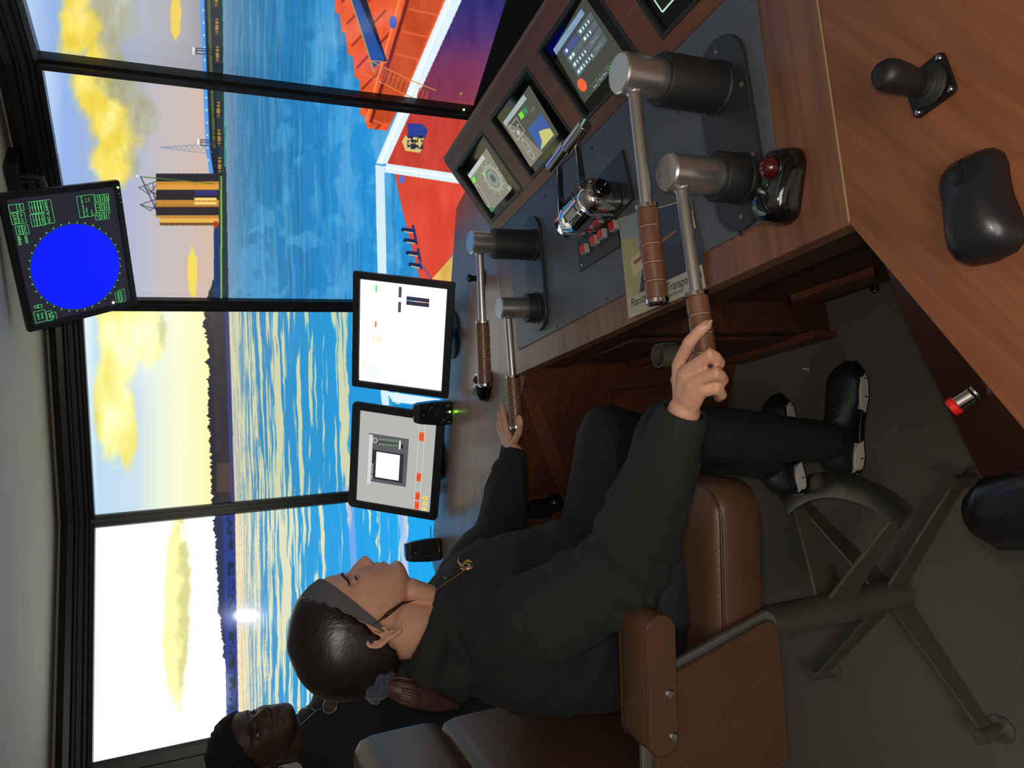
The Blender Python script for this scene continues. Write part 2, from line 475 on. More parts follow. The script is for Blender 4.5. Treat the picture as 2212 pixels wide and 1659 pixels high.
def paint(x, y, k):
    """colours (0..255) of display k (0 = leftmost) at picture coordinates x down, y leftwards"""
    sky = {3: [(50, (190, 215, 250)), (115, (150, 182, 232)), (250, (165, 175, 200)), (330, (172, 175, 190)), (440, (165, 160, 165))],
           2: [(90, (205, 225, 252)), (140, (150, 182, 235)), (260, (172, 184, 215)), (340, (196, 190, 195)), (450, (214, 188, 172))],
           1: [(180, (235, 250, 250)), (215, (190, 222, 245)), (290, (205, 225, 240)), (340, (235, 245, 225)), (390, (252, 252, 215)), (450, (255, 250, 185))],
           0: [(200, (252, 254, 255)), (235, (246, 251, 255)), (300, (255, 255, 255)), (480, (255, 255, 250))]}[k]
    img = stops(x, sky)
    wob = fbm(x / 60, y / 60, 5) - .5; fine = fbm(x / 14, y / 22, 15, 5) - .5
    # clouds
    if k >= 2:
        m = np.maximum.reduce([ell(x, y, 205, -10, 95, 190), ell(x, y, 215, 170, 75, 130), ell(x, y, 250, 255, 75, 110), ell(x, y, 245, 340, 60, 75), ell(x, y, 285, 260, 60, 80), ell(x, y, 165, 60, 50, 110)])
        m = m + wob * .6 + fine * .18
        shade = sst(.15, .75, (x - 150 - 0.28 * np.clip(y, 0, 400)) / 130 + wob * 1.2 + .1)
        hi = np.array([248, 224, 96.]); lo = np.array([176, 176, 150.])
        cc = hi * (1 - shade[..., None]) + lo * shade[..., None]
        cc = cc + (fbm(x / 22, y / 45, 31)[..., None] - .5) * np.array([40, 45, 80.])
        br = sst(.5, .75, fbm(x / 30 + 3, y / 55, 41)) * sst(120, 240, y) * (1 - shade); cc = cc * (1 - br[..., None]) + np.array([255, 246, 150.]) * br[..., None]
        img = lay(img, sst(.0, .42, m), cc)
        img = lay(img, sst(.1, .3, ell(x, y, 380, 25, 14, 75) + fine * .6), (238, 205, 80))
        img = lay(img, sst(.1, .35, ell(x, y, 416, 590, 14, 62) + fine * .5), (248, 222, 95))
    if k == 1:
        m = np.maximum.reduce([ell(x, y, 255, 720, 55, 150), ell(x, y, 240, 860, 42, 170), ell(x, y, 275, 930, 28, 110), ell(x, y, 320, 720, 42, 80)]) + wob * .4 + fine * .22
        cc = np.array([255, 249, 158.]) + (fbm(x / 34, y / 90, 33)[..., None] - .55) * np.array([40, 70, 170.])
        img = lay(img, sst(.0, .4, m), cc)
        img = lay(img, sst(.3, .8, ell(x, y, 350, 720, 18, 60) + fine) * .5, (170, 185, 160))
    if k == 0:
        m = ell(x, y, 385 - 0.02 * (y - 1130), 1330, 34, 240) + wob * .35 + fine * .35
        cc = np.array([255, 252, 170.]) * np.ones(x.shape + (1,)); sh = sst(372, 400, x + fine * 30)
        cc = cc * (1 - sh[..., None] * .0) - sh[..., None] * np.array([45, 45, 28.])
        img = lay(img, sst(.02, .3, m), cc)
    # water
    hor = {3: 482, 2: np.interp(y, [123, 653], [484, 494]), 1: np.interp(y, [660, 1110], [494, 508]), 0: np.interp(y, [1130, 1650], [508, 517])}[k]
    dx = np.maximum(x - hor, 0.5)
    q = np.log(dx / 10 + 1) * 9; yy = (y - 400) / (dx + 90)
    st1 = fbm(q * 2.4 + wob * 1.6 + yy * .15, yy * 1.15, 7, 4); st2 = fbm(q * 4.8 + 9 + wob, yy * 2.2 + 2, 23, 3)
    if k <= 1:
        base = stops(dx, [(0, (120, 160, 190)), (60, (60, 140, 195)), (160, (45, 150, 210)), (330, (35, 155, 225)), (480, (20, 160, 235))])
        hl = np.array([228, 222, 172.]) if k == 1 else np.array([232, 222, 180.])
        thr = np.interp(dx, [0, 40, 150, 260, 420], [.38, .44, .50, .56, .62])
        s = sst(thr, thr + .08, st1 * .65 + st2 * .35)
        wat = base * (1 - s[..., None] * .9) + hl * s[..., None] * .9
        wat = lay(wat, np.exp(-dx / 14) * .6, (225, 205, 175))
        if k == 0: wat = lay(wat, np.exp(-dx / 28) * .6, (245, 215, 165))
    else:
        base = stops(dx, [(0, (100, 140, 175)), (40, (62, 132, 178)), (130, (40, 130, 190)), (300, (38, 145, 215)), (460, (35, 155, 230))])
        if k == 3: base = base * .93
        s = sst(.5, .62, st1); s2 = sst(.52, .66, st2)
        hl = np.array([118, 172, 208.]); dk = base * .8
        wat = base * (1 - s[..., None] * .35) + hl * s[..., None] * .35
        wat = wat * (1 - s2[..., None] * .45) + dk * s2[..., None] * .45
        wm = sst(.45, .7, fbm(x / 34 + wob, y / 60 + wob * 2, 51, 6)) * sst(560, 640, x + (y - 250) * .35)
        wat = lay(wat, wm * .42, (105, 190, 240))
        wat = lay(wat, np.exp(-dx / 25) * .4, (150, 165, 185))
    isw = sst(-1, 1, x - hor)
    img = lay(img, isw, wat)
    jag = (fbm(y / 9, x * 0 + 3, 2, 4) - .5) * 22
    jag2 = (fbm(y / 4, x * 0 + 7, 9, 3) - .5) * 9
    if k == 1:
        top = np.interp(y, [655, 672, 700, 728, 745, 770, 780, 800, 850, 950, 1010, 1060, 1120], [446, 444, 440, 446, 453, 452, 446, 452, 450, 453, 455, 457, 457]) + jag * .5 + jag2
        img = lay(img, (x > top) & (x < hor - 1), (46, 46, 54))
        img = lay(img, ((x > top + 12) & (x < hor - 1)) * fbm(x / 10, y / 16, 12), (64, 58, 62))
        img = lay(img, ((x > hor - 9) & (x < hor)) * 1.0, (62, 66, 120))
        img = lay(img, ((y > 1000) & (y < 1062) & (x > 468) & (x < hor - 6)) * .5, (110, 80, 60))
    if k == 0:
        top = np.interp(y, [1100, 1150, 1200, 1270, 1330, 1400, 1455, 1458, 1520, 1525, 1600], [461, 463, 468, 471, 474, 482, 489, 500, 500, 492, 495]) + jag * .35 + jag2 * .8
        img = lay(img, (x > top) & (x < hor - 1), (46, 54, 84))
        img = lay(img, ((x > hor - 26) & (x < hor)) * .85, (44, 62, 140))
        img = lay(img, ((x > hor - 18) & (x < hor - 5)) * sst(.4, .6, fbm(x / 6, y / 10, 19)), (30, 48, 60))
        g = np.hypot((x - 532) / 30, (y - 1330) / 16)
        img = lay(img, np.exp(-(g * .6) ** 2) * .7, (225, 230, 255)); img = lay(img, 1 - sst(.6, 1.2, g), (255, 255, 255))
    if k == 2:
        sh = (x > np.interp(y, [123, 360, 480, 560, 600, 652], [462, 466, 463, 464, 462, 446]) + jag2 * .7 * (y > 480)) & (x < hor)
        img = lay(img, sh, (44, 60, 62)); 
        img = lay(img, ((x > 476) & (x < 480) & (y > 380)) * .9, (150, 190, 80))
        img = lay(img, ((x > 462) & (x < 476) & (y > 490)) * 1., (38, 60, 110))
    if k == 3:
        img = lay(img, ((x > 447) & (x < hor)) * 1.0, (38, 44, 56)); img = lay(img, ((x > 452) & (x < 460)) * 1., (86, 96, 52))
    if k >= 2:
        # conveyor, pier and lamps
        ln = np.interp(y, [-60, 130, 325, 400], [435, 441, 449, 461]); wd = 4.5
        dk = (x > ln + 3) & (x < ln + 22) & (y < 380)
        img = lay(img, dk, (36, 42, 54)); img = lay(img, (x > ln + 11) & (x < ln + 17) & (y < 320), (88, 98, 54))
        img = lay(img, (1 - sst(wd - 1, wd + 1, np.abs(x - ln))) * (y < 395), (90, 160, 240))
        for yy0 in range(-20, 400, 60):
            img = lay(img, ((x > 464 + yy0 * .02) & (x < 471 + yy0 * .02) & (y > yy0) & (y < yy0 + 34)) * 1., (170, 130, 62))
            for oy in (4, 12, 26, 31):
                img = lay(img, seg(x, y, (462, yy0 + oy), (479, yy0 + oy + 1), 2), (22, 30, 40))
        img = lay(img, (np.abs(x - 482 - y * .012) < 1.3) & (y < 360), (50, 170, 170))
        for i in range(14):
            img = lay(img, 1 - sst(1.2, 2.6, np.hypot(x - (438 + i * .9), y - (-5 + i * 27))), (240, 245, 250))
        for ty, tx in ((110, 418), (308, 428)):
            for o in (-6, -1, 6): img = lay(img, seg(x, y, (tx + 6, ty + o), (462, ty + o + 2), 1.6), (30, 40, 60))
            img = lay(img, seg(x, y, (tx + 6, ty - 6), (tx + 6, ty + 6), 1.5), (30, 40, 60))
            for o in (-6, -2, 2, 6): img = lay(img, 1 - sst(1.5, 2.6, np.hypot(x - tx, y - ty - o)), (255, 255, 245))
    if k == 2:
        # lattice mast
        for s_ in (-1, 1): img = lay(img, seg(x, y, (345, 318), (450, 322 + s_ * 10), 1.4) * .75, (120, 140, 180))
        for i in range(9):
            a = 350 + i * 12; w0 = (a - 345) * .1
            img = lay(img, seg(x, y, (a, 318 - w0), (a + 12, 319 + w0 + 1), 1.1) * .7, (120, 140, 180)); img = lay(img, seg(x, y, (a, 318 + w0), (a + 12, 319 - w0 - 1), 1.1) * .7, (120, 140, 180))
        # silo
        for (y0, y1, c) in ((375, 392, (46, 44, 50)), (392, 399, (206, 142, 52)), (399, 410, (222, 160, 66)), (410, 432, (48, 44, 46)), (432, 440, (200, 138, 60)), (440, 447, (190, 128, 54)), (447, 465, (50, 46, 46)), (465, 472, (200, 140, 66)), (472, 481, (236, 182, 88)), (481, 487, (120, 84, 46))):
            img = lay(img, ((x > 337 + (y > 470) * 8) & (x < 473) & (y > y0) & (y <= y1)) * 1., c)
        img = lay(img, ((x > 420) & (x < 470) & (y > 411) & (y < 422)) * 1., (52, 56, 110))
        for a in (427, 436): img = lay(img, ((x > 420) & (x < 468) & (y > a) & (y < a + 6)) * 1., (250, 215, 120))
        img = lay(img, seg(x, y, (308, 382), (462, 397), 2.2), (90, 120, 60))
        img = lay(img, seg(x, y, (304, 381), (338, 455), 2.0), (34, 42, 66))
        for (a, b) in (((338, 392), (300, 405)), ((300, 405), (322, 420)), ((322, 420), (338, 400)), ((338, 420), (310, 405)), ((303, 442), (338, 452)), ((303, 442), (325, 455)), ((325, 455), (338, 440)), ((338, 430), (303, 442)), ((318, 400), (338, 430)), ((330, 395), (338, 462))):
            img = lay(img, seg(x, y, a, b, 1.3), (34, 42, 66))
        img = lay(img, 1 - sst(1.5, 3.5, np.hypot(x - 297, y - 380)), (255, 255, 250))
        img = lay(img, ((x > 462) & (x < 470) & (y > 478) & (y < 492)) * 1., (190, 60, 40))
    # the ship's own deck
    n1 = fbm(x / 16, y / 40, 61)[..., None] - .5
    if k >= 2:
        hull = [(722, -60), (724, 28), (733, 30), (738, 68), (746, 72), (751, 117), (762, 122), (766, 167), (776, 172), (780, 215), (777, 248), (786, 250), (793, 277), (836, 283), (1010, -60)]
        m = inpoly(x, y, hull)
        img = lay(img, m * 1., np.array([236, 92, 48.]) + n1 * 26)
        for i in range(7):
            a = (735 + i * 11, -10 + i * 47)
            img = lay(img, m * seg(x, y, (a[0] + 4, a[1] + 14), (a[0] + 75, a[1] - 60), 5), (160, 44, 30))
        ins = [(880, -20), (965, -20), (846, 262), (797, 275), (815, 215)]
        m2 = inpoly(x, y, ins); img = lay(img, m2 * 1., np.array([200, 76, 40.]) + n1 * 30)
        img = lay(img, seg(x, y, (884, -10), (802, 262), 7) * m, (112, 34, 30))
        img = lay(img, seg(x, y, (866, -10), (790, 262), 5) * m, (255, 132, 70))
        for i in range(6):
            a = 20 + i * 48; b0 = 884 - a * .33
            img = lay(img, seg(x, y, (b0 + 8, a), (b0 + 66 - i * 5, a + 12), 4) * m, (226, 100, 58))
        img = lay(img, (ell(x, y, 849, 48, 8, 14) > 0) * 1., (70, 96, 190))
        bm_ = [(757, -5), (775, -5), (832, 128), (815, 140), (806, 148)]
        img = lay(img, inpoly(x, y, [(772, -5), (790, -5), (836, 132), (828, 134)]) * 1., (22, 22, 44))
        img = lay(img, inpoly(x, y, bm_) * 1., (42, 78, 152)); img = lay(img, seg(x, y, (757, -5), (808, 155), 3), (170, 160, 96))
        # deck inside the bulwark
        deck = [(836, 354), (1001, -20), (1106, -20), (1012, 260), (990, 380), (970, 374)]
        g = stops(y, [(-20, (44, 48, 118)), (70, (72, 48, 112)), (140, (122, 56, 96)), (215, (130, 54, 76)), (250, (196, 62, 52)), (380, (206, 66, 52))])
        g = g + (fbm(x / 20, y / 60, 71)[..., None] - .5) * 24
        img = lay(img, inpoly(x, y, deck) * 1., g)
        img = lay(img, inpoly(x, y, [(1106, -40), (1012, 262), (1500, 400), (1500, -40)]) * 1., (6, 6, 10))
        img = lay(img, inpoly(x, y, [(812, 353), (836, 354), (1003, -12), (967, -12)]) * 1., (226, 244, 252))
        img = lay(img, seg(x, y, (822, 352), (975, -5), 5), (250, 255, 255))
        for (a, b) in (((800, 131), (888, 174)), ((790, 161), (872, 203)), ((888, 174), (941, 195)), ((798, 131), (794, 134)), ((835, 134), (798, 131)), ((872, 203), (890, 210))):
            img = lay(img, seg(x, y, a, b, 2.0), (224, 142, 70))
        for i in range(8):
            a = (818 + i * 9, 140 + i * 5.4); img = lay(img, seg(x, y, a, (a[0] - 8, a[1] + 24), 3.4), (206, 92, 46)); img = lay(img, seg(x, y, (a[0] + 3, a[1] + 2), (a[0] - 5, a[1] + 25), 1.4), (110, 44, 34))
        for i in range(3):
            a = (908 + i * 8, 190 + i * 4); img = lay(img, seg(x, y, a, (a[0] - 6, a[1] + 18), 3), (190, 84, 44))
        # inner strake and red foredeck
        red = [(852, 372), (868, 450), (907, 602), (935, 606), (1000, 520), (1100, 420), (1100, 380), (988, 394)]
        img = lay(img, inpoly(x, y, red) * 1., np.array([222, 74, 56.]) + (fbm(x / 20, y / 60, 77)[..., None] - .5) * 24)
        img = lay(img, inpoly(x, y, [(930, 606), (978, 552), (1100, 430), (1100, 640), (975, 612)]) * 1., np.array([226, 182, 90.]) + n1 * 60)
        img = lay(img, inpoly(x, y, [(835, 353), (972, 373), (1100, 392), (1100, 414), (987, 396), (829, 372)]) * 1., (222, 244, 250))
        img = lay(img, seg(x, y, (832, 362), (1000, 386), 4), (250, 255, 255))
        img = lay(img, inpoly(x, y, [(811, 356), (830, 360), (833, 480), (835, 592), (838, 880), (821, 880), (816, 592), (813, 480)]) * 1., (214, 240, 250))
        img = lay(img, (ell(x, y, 868, 388, 7, 9) > 0) * 1., (96, 110, 190))
        # winch
        img = lay(img, inpoly(x, y, [(880, 266), (912, 268), (924, 280), (918, 300), (882, 298)]) * 1., (44, 64, 150))
        img = lay(img, inpoly(x, y, [(868, 306), (876, 292), (884, 300), (894, 296), (916, 298), (908, 330), (876, 326)]) * 1., (216, 196, 122))
        img = lay(img, sst(.5, .56, fbm(x / 5, y / 5, 44)) * ((x > 880) & (x < 914) & (y > 292) & (y < 322)), (40, 40, 62))
        for (a, b) in (((871, 496), (893, 499)), ((876, 519), (897, 522)), ((881, 546), (902, 549)), ((887, 571), (908, 575))):
            img = lay(img, seg(x, y, a, b, 9), (30, 38, 84)); img = lay(img, seg(x, y, (a[0] + 2, a[1] + 4), (b[0], b[1] + 4), 2.2), (220, 206, 140))
        for (a, b) in (((892, 488), (900, 526)), ((903, 538), (910, 580))): img = lay(img, seg(x, y, a, b, 5), (36, 50, 110))
        img = lay(img, seg(x, y, (903, 560), (934, 606), 3), (84, 92, 150))
    if k == 1:
        img = lay(img, inpoly(x, y, [(738, 1050), (752, 1050), (764, 1240), (750, 1240)]) * .6, (150, 165, 232))
        img = lay(img, inpoly(x, y, [(812, 660), (838, 660), (840, 880), (826, 884), (822, 845)]) * 1., (214, 240, 252))
        img = lay(img, inpoly(x, y, [(836, 846), (950, 862), (950, 880), (848, 868)]) * 1., (226, 246, 255))
        img = lay(img, inpoly(x, y, [(850, 872), (1050, 890), (1050, 1120), (872, 1120)]) * 1., (22, 140, 205))
        img = lay(img, inpoly(x, y, [(855, 884), (868, 886), (872, 1125), (860, 1125)]) * .9, (160, 190, 240))
    if k == 0:
        img = lay(img, inpoly(x, y, [(750, 1090), (764, 1090), (774, 1260), (760, 1260)]) * .6, (150, 165, 232))
        img = lay(img, inpoly(x, y, [(861, 1090), (875, 1090), (884, 1260), (870, 1260)]) * .8, (165, 185, 240))
        img = lay(img, inpoly(x, y, [(880, 1090), (1000, 1090), (1000, 1260), (890, 1260)]) * .8, (30, 160, 228))
    for ax_ in (0, 1):      # soften the edges of the drawn shapes
        img = .5 * img + .25 * np.roll(img, 1, ax_) + .25 * np.roll(img, -1, ax_)
    return np.clip(img, 0, 255)

def display(k, label, strength):
    a, b = PW[k], PW[k + 1]; d = unit(b - a); n = np.array([d[1], -d[0]])
    if n @ (-a) < 0: n = -n
    ma = 0.0 if k == 0 else .023; mb_ = .023 if k < 3 else 0
    A = a + d * (ma - .004 if ma else 0.0); Bp = b - d * (mb_ - .004 if mb_ else 0.0)
    root = thing('wall_display', label, 'screen', (*(A + Bp) / 2, ZB), 'tall wall displays showing the view ahead')
    L = np.linalg.norm(Bp - A)
    hs = MB()
    P = [V3(*A, ZB), V3(*Bp, ZB), V3(*Bp, ZT), V3(*A, ZT)]
    off = -V3(n[0], n[1], 0) * 0.04
    hs.hexa([P[0] + off * .1, P[1] + off * .1, P[1] + off, P[0] + off, P[3] + off * .1, P[2] + off * .1, P[2] + off, P[3] + off])
    hs.build('housing', BLACK, root)
    W_, H_ = int(680 * L / .75), 1120
    u = (np.arange(W_) + .5) / W_; v = (np.arange(H_) + .5) / H_
    UU, VV = np.meshgrid(u, v)
    P3 = A[None, None, :] * (1 - UU[..., None]) + Bp[None, None, :] * UU[..., None]
    X, Y, Z = P3[..., 0], P3[..., 1], ZB + (ZT - ZB) * VV - CAM_H
    dep = X * B_[0] + Y * B_[1] + Z * B_[2]
    rr = (X * R_[0] + Y * R_[1] + Z * R_[2]) / dep * F_PX; uu = (X * U_[0] + Y * U_[1] + Z * U_[2]) / dep * F_PX
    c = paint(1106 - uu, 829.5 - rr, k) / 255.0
    im = bpy.data.images.new('view_picture_%d' % k, W_, H_, alpha=False)
    px = np.ones((H_, W_, 4), np.float32); px[..., :3] = c
    im.pixels.foreach_set(px.ravel()); im.update(); im.pack()
    m = bpy.data.materials.new('display_picture_%d' % k); m.use_nodes = True
    nt = m.node_tree; bs = nt.nodes['Principled BSDF']
    ti = nt.nodes.new('ShaderNodeTexImage'); ti.image = im; ti.extension = 'EXTEND'
    bs.inputs['Base Color'].default_value = (.012, .012, .012, 1); bs.inputs['Roughness'].default_value = .1
    nt.links.new(ti.outputs['Color'], bs.inputs['Emission Color']); bs.inputs['Emission Strength'].default_value = strength
    me = bpy.data.meshes.new('screen'); me.from_pydata([tuple(p) for p in P], [], [(0, 1, 2, 3)])
    uv = me.uv_layers.new(name='uv')
    for i, q in enumerate(((0, 0), (1, 0), (1, 1), (0, 1))): uv.data[i].uv = q
    me.materials.append(m)
    o = bpy.data.objects.new('screen', me); COL.objects.link(o); o.parent = root; o.matrix_parent_inverse = inv_of(root)
    return root
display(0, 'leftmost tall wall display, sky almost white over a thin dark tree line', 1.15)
display(1, 'second tall wall display from the left, tree line under a yellow cloud', 1.0)
display(2, 'third wall display from the left, silo and pier above the red foredeck', 1.0)
dp4 = display(3, 'rightmost wall display, pier lights above orange hull and purple deck', 1.0)
n = unit(np.array([-0.6, -0.8])); q = onplane(1002, 237, up2(PW[3] + n * 0.044, 1), V3(*n, 0))
l = MB(); l.ball(q, 0.0035); l.build('power_light', glow('green_led', (120, 255, 90), 6), dp4)
# ================================================================== the desks
ZD = 0.80
FC = V3(0.022, 1.817, 0); NC = V3(0.194, 0.695, 0); FW = V3(-0.70, 2.235, 0); NW = V3(-0.43, 0.20, 0)
dm = unit(NC - FC); nm_in = V3(-dm[1], dm[0], 0)                     # along the main desk, into the desk
SB = V3(0.432, 1.895, 0); A_ = unit(V3(0.171, -0.985, 0)); Bt = unit(V3(0.828, 0.144, 0.541)); Bt = unit(Bt - A_ * (Bt @ A_)); Nt = np.cross(A_, Bt)
BACKF = V3(0.66, 2.006, 0); BACKN = V3(0.86, 0.777, 0)
# main desk
md = thing('control_desk', 'brown wooden ship control desk carrying four levers and a grey plate', 'desk', (0.4, 1.3, 0))
w = MB(); w.flatprism([FC, NC, BACKN, BACKF], ZD - 0.035, ZD); w.build('desk_top', WOODM, md, bevel=0.002)
def off(p, d): return V3(*p) + nm_in * d
w = MB()   # upper apron
w.flatprism([off(FC, .02), off(NC, .02), off(NC, .05), off(FC, .05)], ZD - 0.16, ZD - 0.036); w.build('apron', WOODD, md, bevel=0.002)
kn = FC + dm * 0.36
w = MB(); w.flatprism([off(FC, .035), off(kn, .035), off(kn, .5), off(FC, .5)], 0.0, ZD - 0.161); w.build('cabinet_body', WOODD, md, bevel=0.003)
w = MB(); w.flatprism([off(kn, .115), off(NC + dm * .0, .115), off(NC, .5), off(kn, .5)], 0.0, ZD - 0.161); w.build('cabinet_body', WOODD, md, bevel=0.003)
w = MB(); w.flatprism([off(FC, .012), off(kn, .012), off(kn, .034), off(FC, .034)], 0.40, 0.425); w.build('ledge', WOODP, md, bevel=0.003)
w = MB(); w.flatprism([off(FC, .012), off(kn + dm * .02, .012), off(kn + dm * .02, .034), off(FC, .034)], 0.001, 0.09); w.build('plinth', WOODP, md, bevel=0.003)
for z0, z1 in ((.12, .37), (.45, .62)):
    w = MB(); w.flatprism([off(FC + dm * .05, .022), off(kn - dm * .04, .022), off(kn - dm * .04, .034), off(FC + dm * .05, .034)], z0, z1); w.build('panel', WOODD, md, bevel=0.004)
pl = off(NC, .115)
P = [onplane(x, y, pl, nm_in) for x, y in ((1707, 636), (1886, 575), (1895, 594), (1711, 658))]
w = MB(); w.prism(P, -nm_in * 0.018); w.build('slat', WOODS, md, bevel=0.002)
q = onplane(1888, 612, pl, nm_in)
w = MB(); w.cyl(q, q - nm_in * 0.022, 0.011); w.cyl(q - nm_in * .022, q - nm_in * .026, .008); w.build('lock', CHROME, md, smooth='auto')
q = onplane(1345, 803, off(FC, .012), nm_in)
w = MB(); w.ball(q, 0.004); w.build('screw_head', CHROME, md, smooth=True)
# the pale join lines between the desk sections
for nm, a, b in (('far', FC, V3(0.349, 1.914, 0)), ('near', NC, V3(0.84, 0.7745, 0))):
    d = unit(b - a); s_ = V3(-d[1], d[0], 0) * 0.0016
    w = MB(); w.flatprism([a + d * .004 - s_, b - s_, b + s_, a + d * .004 + s_], ZD + .0001, ZD + 0.0006)
    w.build('joint_strip', mat('pale_joint_filler', (170, 140, 104), .6), md)

# far desk
fd = thing('far_desk', 'far brown desk wing carrying two monitors and two speakers', 'desk', (-0.2, 2.1, 0))
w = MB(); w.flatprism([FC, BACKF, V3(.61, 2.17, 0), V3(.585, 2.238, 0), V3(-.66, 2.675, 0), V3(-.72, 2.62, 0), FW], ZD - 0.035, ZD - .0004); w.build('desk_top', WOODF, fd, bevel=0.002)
df = unit(FW - FC); nf = V3(df[1], -df[0], 0)
if nf[1] < 0: nf = -nf
def off2(p, d): return V3(*p) + nf * d
w = MB(); w.flatprism([off2(FC, .03), off2(FW, .03), off2(FW, .36), off2(FC + V3(.2, 0, 0), .22)], 0.0, ZD - 0.036); w.build('cabinet_body', WOODP, fd, bevel=0.003)
def fpanel(px, t, nm_, m_, o0=.03):
    P = [onplane(x, y, off2(FC, o0), nf) for x, y in px]
    w = MB(); w.prism(P, -nf * t); return w.build(nm_, m_, fd, bevel=0.0025)
fpanel([(1312, 842), (1622, 818), (1612, 918), (1300, 930)], .010, 'cabinet_door', WOODP)
fpanel([(1326, 854), (1604, 836), (1596, 906), (1318, 915)], .016, 'door_panel', WOODS)
fpanel([(1120, 835), (1150, 835), (1255, 1100), (1225, 1120)], .012, 'brace', WOODS)
# left leg panel closing the knee space below the far desk
w = MB(); e0 = off2(FC + df * 0.42, .0); e1 = e0 - nf * 0.0
w.flatprism([e0 - nf * .02, e0 + df * .02 - nf * .02, e0 + df * .02 + nf * .029, e0 + nf * .029], 0, ZD - .037); w.build('side_panel', WOODP, fd, bevel=.002)

# near desk
nd = thing('near_desk', 'near cherry-brown desk wing with mouse and black joystick', 'desk', (0.3, 0.4, 0))
dn = unit(NW - NC); nn_ = V3(-dn[1], dn[0], 0)
if nn_ @ V3(1, -1, 0) < 0: nn_ = -nn_
w = MB(); w.flatprism([NC, NW, NW + nn_ * .75, V3(1.1, -.2, 0), V3(1.10, .806, 0)], ZD - 0.035, ZD - .0003); w.build('desk_top', WOODN, nd, bevel=0.002)
sl = [V3(*NC[:2], ZD - .037), onz(1935, 667, ZD - .07), onz(2055, 900, ZD - .115), onz(2190, 1162, ZD - .16), V3(*(NW + nn_ * .02)[:2], ZD - .037)]
sn_ = unit(np.cross(sl[2] - sl[0], sl[4] - sl[0])); sn_ = sn_ if sn_[2] > 0 else -sn_
sl = [q - sn_ * ((q - sl[0]) @ sn_) for q in sl]
w = MB(); w.prism(sl, -sn_ * .018); w.build('apron', mat('dark_glossy_panel', (62, 34, 22), .22, noise=.1, nscale=12), nd, bevel=0.002)
w = MB(); w.flatprism([NC + nn_ * .30 - dn * .1, NW + nn_ * .40, NW + nn_ * .7, NC + nn_ * .6 - dn * .1], 0, ZD - .036); w.build('cabinet_body', WOODD, nd, bevel=0.003)
# red push button below the near desk edge
q = onplane(2112, 846, sl[0], sn_); nn_0 = nn_; bdir = unit(sn_ * .75 - nn_ * .9 + V3(0, 0, -.05))
rb = thing('push_button', 'red-capped chrome push button below the near desk edge', 'button', q)
w = MB(); w.cyl(q, q + bdir * .004, .0125); w.cyl(q + bdir * .006, q + bdir * .026, .0120); w.build('collar', CHROME, rb, smooth='auto', bevel=.0008)
w = MB(); w.cyl(q + bdir * .0263, q + bdir * .036, .0120, .0112); w.build('cap', mat('red_plastic_cap', (214, 26, 22), .35), rb, smooth='auto', bevel=.002)

# steel cup on the main desk apron
q = onplane(1440, 742, off(FC, .02), nm_in); q = q - nm_in * 0.031
cu = thing('cup_holder', 'ribbed steel cup holder below the main desk edge behind the hand', 'holder', q)
w = MB(); w.lathe(q - V3(0, 0, .03), (0, 0, 1), [(.024, 0), (.028, .002)] + [(.0285 + .0008 * (i % 2), .004 + i * .004) for i in range(13)] + [(.030, .058), (.030, .062), (.027, .062), (.026, .01)], n=40); w.build('cup', mat('ribbed_steel', (150, 140, 130), .38, .6, noise=.15, nscale=30), cu, smooth='auto')
w = MB(); w.box(-.012, -.006, -.02, .012, .006, .02); w.M = None
b_ = MB(frame_m(q + nm_in * .0305, dm, nm_in, V3(0, 0, 1))); b_.box(-.012, -.004, -.02, .012, .0005, .02); b_.build('bracket', STEEL, cu)
w.bm.free()

# ------------------------------------------------------------------ grey plate on the main desk
plp = [V3(*onz(x, y, ZD)[:2], 0) for x, y in ((1120, 757), (1642, 484), (1680, 352), (1637, 0))]
plateP = [plp[0], plp[1], plp[2], V3(.62, .85, 0), SB + A_ * 1.0, SB + A_ * .02, V3(.40, 1.865, 0)]
cp = thing('instrument_plate', 'large grey metal plate let into the main desk under the levers', 'panel', (0.35, 1.35, ZD))
w = MB(); w.flatprism([plp[0], plp[1], V3(*onz(1672, 420, ZD)[:2], 0), V3(*onz(1680, 340, ZD)[:2], 0), V3(*onz(1637, 0, ZD)[:2], 0), V3(.615, .8515, 0), SB + A_ * 1.035, SB + A_ * .0, V3(*onz(1100, 499, ZD)[:2], 0)], ZD + .0001, ZD + .0035)
w.build('plate', PLATE, cp, bevel=.0008)
for x, y in ((1122, 750), (1203, 706), (1311, 645), (1110, 623), (1101, 500), (1178, 422), (1279, 320), (1465, 240), (1648, 201), (1600, 505)):
    q = onz(x, y, ZD + .0035); w = MB(); w.cyl(q + V3(0, 0, -.001), q + V3(0, 0, .0006), .0036, n=12); w.build('screw', BLACK if x != 1648 else CHROME, cp, smooth='auto')

